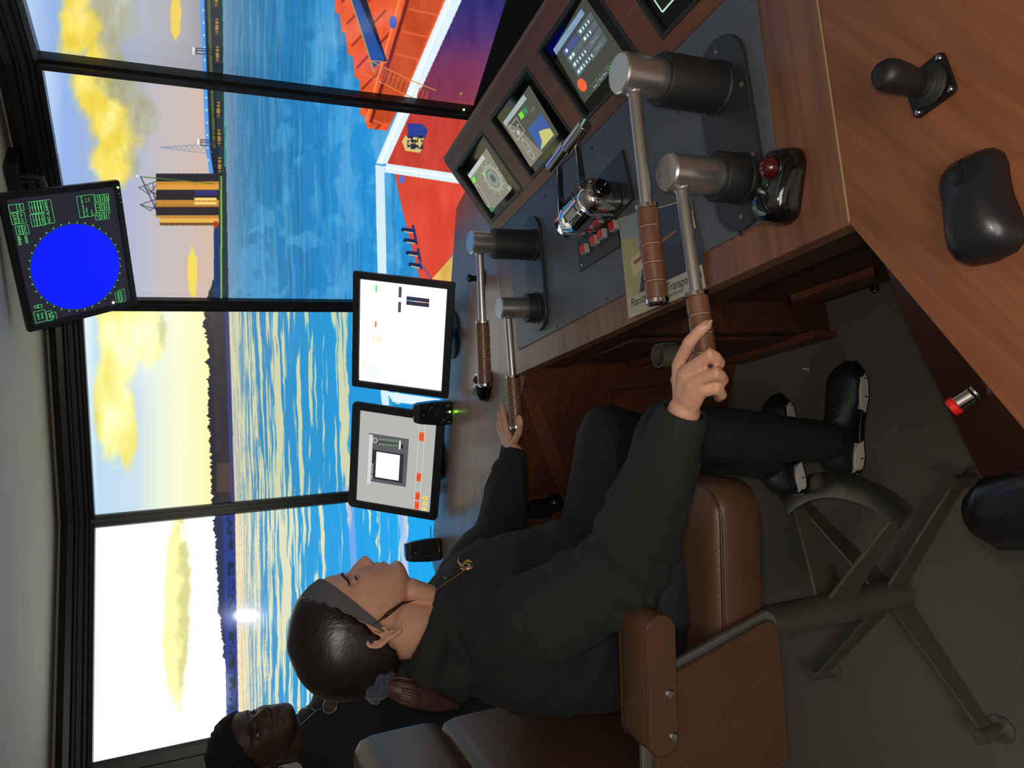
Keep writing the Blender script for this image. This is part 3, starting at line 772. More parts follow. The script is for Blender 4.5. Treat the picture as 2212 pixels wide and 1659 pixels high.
# ------------------------------------------------------------------ raised monitor console
rc = thing('monitor_console', 'raised tilted brown wooden console framing four touch monitors', 'console', SB + V3(0.1, -.5, ZD))
L_ = 1.14; HB = 0.247
holes = [(.014, .232), (.285, .512), (.565, .790), (.850, 1.075)]; hb0, hb1 = .028, .210
O3 = V3(SB[0], SB[1], ZD + .004)
def lp(s, b, n=0.0): return O3 + A_ * s + Bt * b + Nt * n
def tbox(mb, s0, b0, n0, s1, b1, n1, mi=0):
    mb.hexa([lp(s0, b0, n0), lp(s1, b0, n0), lp(s1, b1, n0), lp(s0, b1, n0), lp(s0, b0, n1), lp(s1, b0, n1), lp(s1, b1, n1), lp(s0, b1, n1)], mi)
WOODR = wood('walnut_console_fascia', (88, 54, 40), (118, 76, 56), angle=atan2(A_[1], A_[0]), rough=0.36)
T_ = -.022
w = MB(); tbox(w, -.008, 0, T_, L_, hb0, 0); w.build('lower_rail', WOODR, rc, bevel=.0012)
w = MB(); tbox(w, -.008, hb1, T_, L_, HB, 0); w.build('upper_rail', WOODR, rc, bevel=.0012)
w = MB(); tbox(w, -.008, HB + .0003, T_, L_, HB + .010, -.004); w.build('edge_strip', mat('pale_edge_laminate', (120, 92, 80), .35), rc, bevel=.001)
edges = [-.008] + [e for h in holes for e in h] + [L_]
for i in range(0, len(edges), 2):
    w = MB(); tbox(w, edges[i], hb0, T_, edges[i + 1], hb1, 0); w.build('stile', WOODR, rc)
bk = lp(0, HB, 0); bkd = V3(*bk[:2], ZD + .004)
w = MB()
w.prism([lp(-.006, 0, T_ + .001), lp(-.006, HB, T_ + .001), V3(*lp(-.006, HB, T_)[:2], ZD + .001), V3(*lp(-.006, 0, T_)[:2], ZD + .001)], A_ * .02); w.build('side_panel', WOODR, rc)
w = MB(); w.prism([lp(-.006, HB - .001, T_), lp(L_, HB - .001, T_), V3(*lp(L_, HB, T_)[:2], ZD + .001), V3(*lp(-.006, HB, T_)[:2], ZD + .001)], -Bt * .02 * V3(1, 1, 0)); w.build('back_panel', BLACK, rc)
q = Print(lp(.022, .014, .0002), A_, Bt, lit=False); q.text('L', 0, 0, .026, (176, 140, 118)); q.build('letter', rc)
# black housing closing the desk behind the console, up to the displays

GREY = (126, 128, 116)
def touch(i, label):
    s0, s1 = holes[i]
    root = thing('touch_monitor', label, 'monitor', lp((s0 + s1) / 2, .12), 'touch monitors in the raised console')
    w = MB(); tbox(w, s0 + .0005, hb0 + .0005, -.02, s1 - .0005, hb1 - .0005, -.0085); w.build('glass', mat('black_touch_glass', (8, 8, 10), .05, spec=.6), root)
    w = MB(); e = .008
    for (a, b, c, d) in ((s0 + .0004, hb0 + .0004, s1 - .0004, hb0 + e), (s0 + .0004, hb1 - e, s1 - .0004, hb1 - .0004), (s0 + .0004, hb0 + e, s0 + e, hb1 - e), (s1 - e, hb0 + e, s1 - .0004, hb1 - e)):
        tbox(w, a, b, -.0084, c, d, .0012)
    w.build('bezel', BEZEL, root, bevel=.0008)
    return root, Print(lp(0, 0, -.0083), A_, Bt)
def pq(p, pts): return [p.px(*t) for t in pts]
# first: thruster dial
r, p = touch(0, 'touch monitor with grey screen and round white dial, farthest in the raised console')
p.poly(pq(p, [(1010.5, 378), (1061, 458), (1105, 410), (1051, 320)]), (150, 144, 124), .8); p.up()
p.poly(pq(p, [(1010.5, 378), (1016, 386), (1048, 342), (1042, 334)]), (196, 206, 200), .9)
p.poly(pq(p, [(1018, 387), (1023, 397), (1029, 391), (1024, 381)]), (120, 226, 70)); p.poly(pq(p, [(1025, 380), (1030, 390), (1034, 384), (1029, 375)]), (110, 150, 100), .8)
p.poly(pq(p, [(1057, 450), (1062, 459), (1068, 453), (1062, 445)]), (50, 140, 90)); p.poly(pq(p, [(1095, 407), (1100, 412), (1106, 406), (1099, 399)]), (170, 185, 165), .8); p.up()
c0 = p.px(1065, 385); p.disc(*c0, .037, (170, 174, 160), .8); p.up(); p.disc(*c0, .026, (140, 146, 136), .8); p.up(); p.ring(*c0, .026, .001, (60, 66, 60))
p.ring(*c0, .037, .0008, (200, 206, 196)); p.ring(*c0, .018, .0007, (210, 214, 206)); p.rect(c0[0] - .009, c0[1] - .009, c0[0] + .009, c0[1] + .009, (96, 98, 88), .8)
p.poly([(c0[0] - .03, c0[1] + .021), (c0[0] - .019, c0[1] + .018), (c0[0] - .02, c0[1] + .032), (c0[0] - .028, c0[1] + .03)], (124, 232, 84)); p.up()
for k in range(24):
    a = k * pi / 12; p.line((c0[0] + .028 * cos(a), c0[1] + .028 * sin(a)), (c0[0] + .036 * cos(a), c0[1] + .036 * sin(a)), .0007, (120, 124, 112))
for k in range(12):
    a = k * pi / 6 + .2; p.rect(c0[0] + .043 * cos(a) - .0016, c0[1] + .043 * sin(a) - .0014, c0[0] + .043 * cos(a) + .0016, c0[1] + .043 * sin(a) + .0014, (206, 210, 198))
def boat(p, a, b, wd, c=(226, 230, 224)):
    a = np.array(a); b = np.array(b); d = b - a; L = np.linalg.norm(d); d = d / L; n = np.array([-d[1], d[0]])
    pts = [a, a + d * L * .1 + n * wd * .6, a + d * L * .25 + n * wd, a + d * L * .85 + n * wd, a + d * L + n * wd * .6, a + d * L - n * wd * .6, a + d * L * .85 - n * wd, a + d * L * .25 - n * wd, a + d * L * .1 - n * wd * .6]
    for i in range(len(pts)): p.line(pts[i], pts[(i + 1) % len(pts)], .0009, c)
boat(p, p.px(1028, 397), p.px(1056, 446), .009)
p.build('screen_picture', r)
# second: depth chart
r, p = touch(1, 'touch monitor showing a blue and yellow block, second from the far end')
p.poly(pq(p, [(1086.5, 264), (1146, 361), (1207, 290), (1143.5, 184)]), (84, 86, 74), .8); p.up()
p.poly(pq(p, [(1086, 264), (1146, 361), (1172, 330), (1120, 275)]), (140, 136, 120), .8); p.up()
p.poly(pq(p, [(1087, 264), (1093, 272), (1138, 213), (1131, 204)]), (170, 186, 186), .9)
p.poly(pq(p, [(1120, 247), (1126, 259), (1133, 251), (1127, 239)]), (116, 226, 54)); p.poly(pq(p, [(1128, 238), (1134, 249), (1141, 241), (1135, 230)]), (52, 130, 92))
p.poly(pq(p, [(1140, 279), (1168, 325), (1197, 291), (1170, 245)]), (54, 88, 158)); p.up()
p.poly(pq(p, [(1164, 284), (1171, 305), (1168, 325), (1197, 291), (1188, 277), (1176, 279)]), (196, 196, 112)); p.up()
R1 = pq(p, [(1100, 275), (1117, 304), (1133, 283), (1116, 254)])
for i in range(4): p.line(R1[i], R1[(i + 1) % 4], .001, (214, 222, 214))
c0 = p.px(1120, 286); p.ring(*c0, .006, .0012, (214, 222, 214)); p.disc(*c0, .003, (214, 222, 214)); c0 = p.px(1110, 283); p.disc(*c0, .0024, (214, 222, 214)); c0 = p.px(1119, 270); p.disc(*c0, .0024, (214, 222, 214))
boat(p, p.px(1128, 300), p.px(1153, 342), .009)
for i, (x, y) in enumerate(((1140, 317), (1144, 326))): c0 = p.px(x, y); p.disc(*c0, .002, (124, 232, 110) if i == 0 else (220, 224, 224))
c0 = p.px(1150, 237); p.text('33.8', *c0, .011, (140, 148, 134), .8)
p.build('screen_picture', r)
# third: autopilot buttons
r, p = touch(2, 'touch monitor with an orange dot and grey buttons, behind the near levers')
F3 = lambda X, Y: (1180 + X / 6.382, Y / 6.382)
u00, v00 = p.px(1195, 107); u11 = p.px(1347, 117)[0]
p.poly([p.px(*F3(95, 685)), p.px(*F3(528, 1425)), p.px(*F3(1075, 735)), (u11 + .0, p.px(*F3(95, 685))[1] + .012)], (70, 74, 64), .8); p.up()
def qd(a, b, c, d, col, st=1.0): p.poly([p.px(*F3(*t)) for t in (a, b, c, d)], col, st)
qd((95, 685), (140, 755), (530, 190), (485, 120), (126, 156, 184))
for k in range(4):
    ox, oy = 57 * k, 92 * k
    qd((222 + ox, 710 + oy), (275 + ox, 790 + oy), (460 + ox, 540 + oy), (408 + ox, 455 + oy), (92, 104, 110) if k else (72, 90, 140), .9)
    ox, oy = 60 * k, 102 * k
    qd((413 + ox, 440 + oy), (465 + ox, 530 + oy), (662 + ox, 245 + oy), (610 + ox, 160 + oy), (92, 104, 110), .9)
p.up()
def bars(X, Y, k, m): 
    for j in range(k + m):
        x, y = X + j * 36, Y - j * 44
        if j < k: qd((x - 24, y), (x, y + 34), (x + 24, y - 2), (x - 2, y - 36), (198, 240, 236))
        else: c = p.px(*F3(x, y)); p.disc(*c, .0022, (198, 240, 236), 1, 14, .0034)
bars(283, 698, 1, 0); bars(338, 795, 2, 0); bars(395, 887, 1, 4); bars(450, 985, 2, 4); bars(475, 430, 1, 3); bars(535, 530, 1, 2)
c0 = p.px(*F3(655, 550)); p.text('Alarms', *c0, .009, (130, 150, 160)); c0 = p.px(*F3(712, 650)); p.text('Speed', *c0, .009, (130, 150, 160))
c0 = p.px(*F3(495, 1172)); p.disc(*c0, .0135, (236, 96, 50))
for X, Y, t, g in ((675, 1180, 'Stop', 0), (742, 1095, '< Bed', 0), (810, 1015, 'Bed', 0), (878, 930, 'S Mi', 1)):
    c0 = p.px(*F3(X, Y)); p.frame(c0[0] - .012, c0[1] - .006, c0[0] + .012, c0[1] + .006, .0007, (104, 120, 116)); p.text(t, *c0, .008, (60, 200, 110) if g else (170, 180, 180))
c0 = p.px(*F3(300, 445)); p.text('Pilot', *c0, .008, (100, 130, 150))
p.build('screen_picture', r)
r, p = touch(3, 'touch monitor with a green outlined corner, nearest in the raised console')
c = p.px(1431, 26); 
p.rect(c[0] - .0, c[1] - .0, c[0] + .15, c[1] + .12, (14, 16, 16), .8); p.up(); p.frame(c[0], c[1], c[0] + .15, c[1] + .12, .003, (190, 224, 204)); c2 = p.px(1440, 0); p.text('OK', c2[0] + .006, c2[1] + .006, .012, (190, 210, 214))
p.build('screen_picture', r)

# ------------------------------------------------------------------ levers
def stadium(c, d, hl, r, n=12):
    d = unit(d); s = V3(-d[1], d[0], 0); out = []
    for sg in (1, -1):
        for k in range(n + 1):
            a = -pi / 2 + pi * k / n; out.append(c + d * sg * hl + (d * cos(a) + s * sin(a)) * r * sg)
    return out
def lever_base(label, c, d, hl, r):
    c = V3(c[0], c[1], ZD + .0036)
    root = thing('lever_base', label, 'base plate', c, 'oblong lever base plates')
    w = MB(); w.prism(stadium(c, d, hl, r), (0, 0, .009)); w.build('plate', DPLATE, root, bevel=.002)
    d = unit(d); s = V3(-d[1], d[0], 0)
    for i, (a, b) in enumerate(((hl + r * .62, 0), (-hl - r * .62, 0), (hl * .55, r * .78), (-hl * .55, r * .78), (hl * .55, -r * .78), (-hl * .55, -r * .78))):
        q = c + d * a + s * b + V3(0, 0, .009); w = MB(); w.lathe(q, (0, 0, 1), [(.0042, -.001), (.0042, .0006), (.0034, .0012), (.0022, .0012), (.0018, .0002), (0, .0002)], n=14); w.build('screw', ALU, root, smooth='auto')
    return root
def lever(label, hub, ztop, zmet, r, end, hstart, group='control levers on the desk'):
    """hub: plan point, ztop: top of the metal hub, zmet: where metal starts, end: handle end point, hstart: share of the arm where the grip begins"""
    hub = V3(hub[0], hub[1], 0); end = np.asarray(end, float)
    root = thing('control_lever', label, 'lever', (hub[0], hub[1], ZD + .013), group)
    z0 = ZD + .0128
    w = MB(); w.lathe(hub + V3(0, 0, z0), (0, 0, 1), [(r + .0125, 0), (r + .0125, .003), (r + .010, .006), (r + .010, zmet - z0 - .003), (r + .008, zmet - z0)], n=40); w.build('socket', RUBBER, root, smooth='auto')
    w = MB(); w.lathe(hub + V3(0, 0, zmet), (0, 0, 1), [(r * .96, -.003), (r, 0), (r, ztop - zmet - .003), (r - .0025, ztop - zmet)], n=48); w.build('hub', STEEL, root, smooth='auto')
    st = V3(hub[0], hub[1], ztop - .022 if end[2] is None else ztop - .024)
    dr = unit(end - st); L = np.linalg.norm(end - st)
    w = MB(); w.cyl(st + dr * (r - .006), st + dr * (L * hstart + .004), .0095, n=24); w.build('arm', STEEL, root, smooth='auto')
    w = MB(); w.lathe(st + dr * (r - .004), dr, [(.0135, 0), (.0125, .003), (.0095, .006)], n=24); w.build('collar', STEEL, root, smooth='auto')
    g0, g1 = L * hstart, L; n = 5; pr = []
    R = .0165
    seglen = (g1 - g0 - .014) / n
    pr = [(R - .0018, 0)]
    for i in range(n):
        a = i * seglen; pr += [(R - .0018, a + .0008), (R, a + .002), (R, a + seglen - .002), (R - .0018, a + seglen - .0008)]
    w = MB(); w.lathe(st + dr * (g0 + .006), dr, pr, n=32); w.build('grip', HANDLE, root, smooth='auto')
    for i in range(1, n):
        w = MB(); w.cyl(st + dr * (g0 + .006 + i * seglen - .0007), st + dr * (g0 + .006 + i * seglen + .0007), R - .0012, n=28); w.build('groove', mat('pale_groove', (168, 140, 118), .5), root, smooth='auto')
    w = MB(); w.lathe(st + dr * (g0 - .001), dr, [(.0125, 0), (R + .0006, .001), (R + .0006, .0068)], n=32); w.build('ferrule', CHROME, root, smooth='auto')
    w = MB(); w.lathe(st + dr * (g1 - .009), dr, [(R + .0006, 0), (R + .0006, .006), (R - .002, .009)], n=32); w.build('end_cap', CHROME, root, smooth='auto')
    return root, st, dr, L
N1, N2, F1, F2 = (.465, .931), (.306, .886), (.347, 1.641), (.189, 1.642)
lever_base('black oblong base plate under the two near levers', ((N1[0] + N2[0]) / 2, (N1[1] + N2[1]) / 2), V3(-.32, -.05, 0), .105, .056)
lever_base('black oblong base plate under the two far levers', ((F1[0] + F2[0]) / 2 + .008, (F1[1] + F2[1]) / 2), V3(-.30, -.03, 0), .098, .048)
zN1, zN2, zF1, zF2 = .972, .926, .954, .888
def hend(x, y, z): return V3(*onz(x, y, z))
LN1 = lever('near tall lever on a high black socket, its wooden grip free over the card', N1, .998, .925, .0305, hend(1421, 658, .960), .57)
LN2 = lever('near low lever whose wooden grip is held by the right hand', N2, .951, .862, .028, hend(1536, 858, .926), .545)
LF1 = lever('far tall lever on a high black socket, wooden grip over the far desk', F1, .981, .922, .0275, hend(1048, 836, .952), .54)
LF2 = lever('far low lever whose wooden grip is held by the left hand', F2, .912, .838, .0265, hend(1116, 928, .886), .56)

# ------------------------------------------------------------------ chrome engine telegraph
PZ = ZD + .0036
tb = [V3(*onz(x, y, PZ)[:2], 0) for x, y in ((1337, 347), (1348, 425))]
E1 = onz(1228, 482, .862); E2 = onz(1288, 420, .856); ax = unit(V3(*(E2 - E1)[:2], 0)); mid = (E1 + E2) / 2; sd = V3(-ax[1], ax[0], 0)
if sd[0] < 0: sd = -sd
tg = thing('engine_telegraph', 'chrome twin-handled engine telegraph in the middle of the grey plate', 'telegraph', (mid[0], mid[1], PZ))
hl = np.linalg.norm(E2 - E1) / 2
w = MB(frame_m(V3(mid[0], mid[1], PZ), ax, sd, V3(0, 0, 1))); w.box(-hl - .035, -.036, 0, hl + .05, .075, .006); w.build('base_plate', DPLATE, tg, bevel=.0015)
cz = .856 - PZ; w = MB(frame_m(V3(mid[0], mid[1], PZ), ax, sd, V3(0, 0, 1)))
def dsec(x, r, low=.008):
    pts = [(x, r * .86, low)]
    for k in range(17):
        a = -pi * .12 + (pi * 1.24) * k / 16; pts.append((x, r * cos(a), cz + r * sin(a)))
    pts.append((x, -r * .86, low)); return pts
prof = [(x_, r_ * 1.14) for x_, r_ in [(-hl - .012, .020), (-hl - .010, .028), (-hl - .004, .033), (-hl * .35, .035), (-hl * .33, .032), (-hl * .27, .032), (-hl * .25, .035), (hl * .42, .035), (hl * .44, .032), (hl * .50, .032), (hl * .52, .035), (hl * .66, .035), (hl * .68, .032), (hl * .74, .034), (hl + .004, .031), (hl + .012, .026), (hl + .018, .019)]]
w.rings([dsec(x, r) for x, r in prof]); w.build('housing', CHROME, tg, smooth='auto', angle=50)
w = MB(frame_m(V3(mid[0], mid[1], PZ + cz), ax, sd, V3(0, 0, 1)))
w.lathe((hl + .015, 0, 0), (1, 0, 0), [(.019, 0), (.019, .012), (.017, .014), (.013, .014), (.013, .009), (.004, .009), (.004, .011), (0, .011)], n=28); w.build('end_cap', GLOSS, tg, smooth='auto')
w = MB(frame_m(V3(mid[0], mid[1], PZ + cz), ax, sd, V3(0, 0, 1)))
w.lathe((-hl - .010, 0, 0), (-1, 0, 0), [(.019, 0), (.019, .008), (.016, .010)], n=28); w.build('end_cap', GLOSS, tg, smooth='auto')
for i, (a0, h0, h1) in enumerate(((-hl * .85, (1187, 357), (1229, 318)), (hl * .95, (1220, 312), (1272, 276)))):
    zc = .935 if i == 0 else .938
    q0, q1 = onz(*h0, zc), onz(*h1, zc); hc = (q0 + q1) / 2
    q0 = hc - ax * .036; q1 = hc + ax * .036
    base = V3(mid[0], mid[1], PZ + cz) + ax * a0
    hcp = hc + ax * ((base - hc) @ ax) if abs((base - hc) @ ax) < .03 else hc - ax * .0
    dirn = unit(hc - base); wv = unit(np.cross(ax, dirn))
    w = MB(); 
    s0 = base + unit(dirn - ax * (dirn @ ax)) * .030
    P = [s0 - wv * .014 - ax * .002, s0 + wv * .014 - ax * .002, hc + wv * .009 - ax * .002, hc - wv * .009 - ax * .002]
    w.prism(P, ax * .004); w.build('lever_arm', CHROME, tg, bevel=.0008)
    w = MB(); w.cyl(q0, q1, .0130, n=28); w.build('lever_handle', CHROME, tg, smooth='auto', bevel=.001)

# ------------------------------------------------------------------ red push buttons
bp = [V3(*onz(x, y, PZ)[:2], 0) for x, y in ((1250, 520), (1254, 588), (1344, 530), (1330, 470))]
bs = thing('button_strip', 'black strip with four square red buttons below the chrome telegraph', 'switch panel', (*((bp[0] + bp[2]) / 2)[:2], PZ))
w = MB(); w.prism([V3(p[0], p[1], PZ) for p in bp], (0, 0, .004)); w.build('strip_plate', DPLATE, bs, bevel=.001)
q = onz(1257, 573, PZ + .004); w = MB(); w.cyl(q, q + V3(0, 0, .0012), .003, n=12); w.build('screw', CHROME, bs, smooth='auto')
dd = unit(bp[2] - bp[1]); ds = V3(-dd[1], dd[0], 0)
for x, y in ((1257, 538), (1279, 519), (1295, 506), (1320, 488)):
    q = onz(x, y, PZ + .017); q[2] = PZ + .004
    w = MB(frame_m(q, dd, ds, V3(0, 0, 1))); w.box(-.0098, -.0098, 0, .0098, .0098, .012)
    hb = w.build('button_housing', mat('light_grey_plastic', (164, 160, 162), .45), bs, bevel=.0006)
    w = MB(frame_m(q, dd, ds, V3(0, 0, 1))); w.box(-.0082, -.0082, .0121, .0082, .0082, .0145); w.build('button', mat('red_plastic_cap', (214, 26, 22), .25), hb, bevel=.0008)

# ------------------------------------------------------------------ card on the desk
cc = [onz(x, y, .8065) for x, y in ((1336, 472), (1358, 688), (1524, 622), (1492, 428))]
cu_ = unit(cc[2] - cc[1]); cn = V3(0, 0, 1); cv = np.cross(cn, cu_)
card = thing('picture_card', 'glossy card with a sunset picture lying under the near lever grips', 'card', (*cc[0][:2], ZD))
w = MB(); w.prism([c - V3(0, 0, .0008) for c in cc], (0, 0, .0008)); w.build('sheet', mat('card_stock', (186, 180, 150), .35, coat=.3), card, bevel=.0002)
p = Print(V3(0, 0, .8066), cu_, cv, lit=False)
def cpx(P): return [p.px(*t) for t in P]
p.poly(cpx([(1337, 476), (1355, 645), (1523, 568), (1491, 430)]), (58, 64, 84)); p.up()
p.poly(cpx([(1337, 476), (1346, 560), (1400, 520), (1412, 440)]), (150, 160, 170)); p.up()
p.poly(cpx([(1342, 520), (1355, 645), (1382, 632), (1390, 560), (1372, 510)]), (178, 170, 118)); p.up()
p.poly(cpx([(1362, 560), (1368, 600), (1392, 575), (1382, 545)]), (214, 196, 150)); p.up()
p.poly(cpx([(1368, 566), (1372, 572), (1402, 548), (1462, 500), (1460, 496), (1398, 540)]), (150, 96, 76)); p.up()
p.poly(cpx([(1385, 600), (1388, 630), (1523, 568), (1516, 540), (1470, 520), (1412, 556)]), (48, 50, 62)); p.up()
p.poly(cpx([(1476, 470), (1482, 500), (1504, 492), (1496, 452)]), (206, 190, 110)); p.up()
a_ = p.px(1365, 655); b2 = p.px(1516, 590); 
ln = math.hypot(b2[0] - a_[0], b2[1] - a_[1]); an = atan2(b2[1] - a_[1], b2[0] - a_[0])
vs, fs = text_mesh('Florida Marine Transporters'); wt = max(v_[0] for v_ in vs) - min(v_[0] for v_ in vs)
sz = ln / wt; p.text('Florida Marine Transporters', (a_[0] + b2[0]) / 2, (a_[1] + b2[1]) / 2, sz * 1.25, (34, 34, 30), 1, an, squash=.8)
m2 = p.px(1440, 640); p.text('depth of experience', m2[0] + .0, m2[1] + .0, sz * .62, (70, 70, 60), 1, an)
p.build('printed_face', card)
# ================================================================== monitors
def monitor(label, pos, X, Y, wd, ht, bz, depth=.045, foot=None, name='desk_monitor', group=None, bmat=None, round_=.006):
    X = unit(X); Y = unit(Y); Z = np.cross(X, Y); pos = np.asarray(pos, float)
    root = thing(name, label, 'monitor', pos - Y * ht / 2, group)
    M = frame_m(pos, X, Y, Z)
    bmat = bmat or BEZEL
    w = MB(M)
    o_ = rrect(-wd / 2, -ht / 2, wd / 2, ht / 2, round_)
    w.rings([[(x, y, z) for x, y in [(a * s, b * s) for a, b in o_]] for z, s in ((-depth, .90), (-depth * .55, .97), (-.012, 1.0), (-.004, 1.0))]); w.build('housing', BLACK, root, smooth='auto')
    w = MB(M); i_ = rrect(-wd / 2 + bz, -ht / 2 + bz, wd / 2 - bz, ht / 2 - bz, .002)
    w.rings([[(x, y, z) for x, y in P] for P, z in ((o_, -.004), ([(a * .995, b * .995) for a, b in o_], .0), ([(a * 1.015, b * 1.02) for a, b in i_], .0015), (i_, -.0035))], cap=False)
    w.build('bezel', bmat, root, smooth='auto')
    w = MB(M); w.box(-wd / 2 + bz * .9, -ht / 2 + bz * .9, -.008, wd / 2 - bz * .9, ht / 2 - bz * .9, -.0036)
    return root, M, w, Print(pos - Z * .0036, X, Y), X, Y, Z
def stand(root, pos, Y, Z, ht, z0):
    b = pos - Z * .05 - Y * ht * .15; g = V3(b[0], b[1], z0 + .012)
    w = MB(); w.cyl(pos - Z * .03 - Y * ht * .1, g + V3(0, 0, .02), .018); w.build('neck', BLACK, root, smooth='auto')
    w = MB(); w.lathe(V3(g[0], g[1], z0), (0, 0, 1), [(.085, 0), (.085, .006), (.07, .012), (.02, .016)], n=40); w.build('stand_foot', BLACK, root, smooth='auto')

# ---- white one
pos = V3(.170, 2.314, .980)
r, M, scr, p, X, Y, Z = monitor('monitor with glaring white screen on the far desk, right of the other', pos, (.929, -.37, .026), (.166, .478, .863), .3975, .334, .025)
scr.build('screen', glow('white_display', (250, 252, 252), 1.3), r)
def hx(p, sc, ox, oy): return lambda a, b: p.px(ox + a / sc, oy + b / sc)
g = hx(p, 5.531, 740, 570)
def ln(p, P, w_, c): 
    for i in range(len(P) - 1): p.line(P[i], P[i + 1], w_, c)
def blk(p, g, a, b, c, st=1.0):   # rectangle from two opposite crop points, square to the display
    (u0, v0), (u1, v1) = g(*a), g(*b); p.rect(min(u0, u1), min(v0, v1), max(u0, u1), max(v0, v1), c, st)
blk(p, g, (394, 250), (412, 335), (110, 224, 118)); blk(p, g, (386, 684), (406, 760), (236, 140, 60))
blk(p, g, (672, 272), (704, 404), (70, 76, 92)); blk(p, g, (666, 452), (696, 580), (70, 76, 92))
blk(p, g, (764, 385), (1032, 520), (52, 46, 74)); p.up()
(u0, v0), (u1, v1) = g(764, 425), g(1032, 485)
for k in range(12):
    t0, t1 = k / 12, (k + 1) / 12; c = [(90, 226, 238), (150, 238, 240), (225, 250, 240), (250, 244, 220), (250, 214, 150), (248, 176, 70)][k // 2]
    p.rect(min(u0, u1) + .006, v0 + (v1 - v0) * t0, max(u0, u1) - .004, v0 + (v1 - v0) * t1, c)
for X_ in (372, 414, 452): blk(p, g, (X_ - 7, 845), (X_ + 7, 932), (244, 236, 186))
c0 = g(375, 1292); p.ring(*c0, .017, .0016, (150, 220, 232)); p.text('2', *c0, .012, (20, 120, 50))
blk(p, g, (250, 1165), (258, 1250), (236, 222, 130)); blk(p, g, (246, 1315), (254, 1370), (236, 222, 130))
for X_, Y_ in ((362, 1002), (500, 1020), (462, 1076), (360, 1128), (500, 1142)): c0 = g(X_, Y_); p.disc(*c0, .0018, (170, 180, 180), 1, 3)
for k in range(22):
    c0 = g(198, 300 + k * 50); p.rect(c0[0] - .0045, c0[1] - .001, c0[0] + .003, c0[1] + .001, (96, 100, 110))
p.build('screen_picture', r)
b = Print(pos + Z * .0016, X, Y, lit=False); c0 = b.px(765, 730); b.text('PLANAR', *c0, .010, (74, 78, 90), 1, pi); b.build('brand_mark', r)
stand(r, pos, Y, Z, .334, ZD)
# ---- grey one
pos = V3(-.261, 2.5175, .966)
r, M, scr, p, X, Y, Z = monitor('monitor with pale grey screen and orange buttons, left on the far desk', pos, (.95, -.313, -.014), (.178, .503, .846), .405, .334, .030, round_=.016)
scr.build('screen', glow('grey_display', (196, 196, 192), .85), r)
g = hx(p, 6.146, 740, 860)
def quad(pts, c, st=1.0): p.poly([g(*t) for t in pts], c, st)
blk(p, g, (350, 462), (840, 1180), (92, 92, 98)); p.up()
blk(p, g, (352, 480), (372, 1140), (214, 216, 216)); blk(p, g, (450, 560), (800, 660), (64, 66, 72)); blk(p, g, (400, 680), (790, 1130), (48, 48, 54)); p.up()
blk(p, g, (452, 710), (742, 1095), (252, 254, 255), 1.2)
c0 = g(432, 560); p.disc(*c0, .010, (206, 212, 208)); p.up(); p.disc(*c0, .0075, (40, 46, 48)); p.up(); 
for k in range(6): p.disc(c0[0] + .0045 * cos(k * pi / 3), c0[1] + .0045 * sin(k * pi / 3), .0014, (200, 214, 206))
for i in range(8):
    for j in range(2):
        c0 = g(500 + i * 36 - j * 4, 545 + j * 62 + i * 4); p.disc(*c0, .0042, (118, 150, 118), 1, 12); 
        p.text('1234567890ABCDEF'[i * 2 + j], *c0, .006, (30, 40, 34))
blk(p, g, (752, 560), (770, 680), (224, 228, 224)); blk(p, g, (778, 620), (800, 670), (20, 20, 22))
p.text('radar control unit', *g(392, 970), .0095, (236, 238, 238), 1, 0, True, .9)
for a, b_, c in (((1016, 450), (1078, 575), (238, 84, 40)), ((986, 990), (1040, 1108), (238, 84, 40)), ((968, 1245), (1024, 1356), (238, 84, 40)), ((960, 1368), (1014, 1480), (238, 84, 40)),
                 ((1066, 1295), (1128, 1360), (238, 214, 106)), ((1058, 1368), (1120, 1430), (238, 214, 106)), ((1050, 1440), (1112, 1500), (238, 214, 106))): blk(p, g, a, b_, c)
p.up()
for t, X_, Y_ in (('3', 1046, 512), ('VHF', 1012, 1050), ('INT', 996, 1300), ('PA', 986, 1425), ('16', 1096, 1328), ('6', 1088, 1400), ('7', 1080, 1470)): p.text(t, *g(X_, Y_), .008, (60, 40, 20))
for X_ in (1010, 1085): 
    a, b_ = g(X_, 345), g(X_ - 50, 1460); p.line((a[0], (a[1] + b_[1]) / 2), (b_[0], (a[1] + b_[1]) / 2), .0012, (232, 232, 230))
p.build('screen_picture', r)
stand(r, pos, Y, Z, .334, ZD)
# ---- radar monitor hung from the wall
pos = V3(.403, 2.304, 1.895)
r, M, scr, p, X, Y, Z = monitor('black radar monitor with large blue disc hanging above the wall displays', pos, (.89, -.453, .063), (-.308, -.491, .815), .373, .314, .018, depth=.045, name='radar_monitor')
scr.build('screen', glow('dark_display', (38, 38, 50), .9), r)
p.sc = .955; p.ts = .82
g = hx(p, 4.609, 0, 380)
GR = (96, 232, 118)
cs = [g(760, 478), g(1210, 880), g(770, 1360), g(290, 930)]
cu0 = sum(c[0] for c in cs) / 4; cv0 = sum(c[1] for c in cs) / 4
cr = (math.hypot(cs[0][0] - cs[2][0], cs[0][1] - cs[2][1]) + math.hypot(cs[1][0] - cs[3][0], cs[1][1] - cs[3][1])) / 4
p.disc(cu0, cv0, cr, (4, 26, 255), 1.0, 72)
for k in range(36):
    a = k * pi / 18; p.line((cu0 + cr * 1.02 * cos(a), cv0 + cr * 1.02 * sin(a)), (cu0 + cr * 1.055 * cos(a), cv0 + cr * 1.055 * sin(a)), .0026, GR)
for k in range(180):
    a = k * pi / 90; p.line((cu0 + cr * 1.004 * cos(a), cv0 + cr * 1.004 * sin(a)), (cu0 + cr * 1.015 * cos(a), cv0 + cr * 1.015 * sin(a)), .0006, (60, 170, 190))
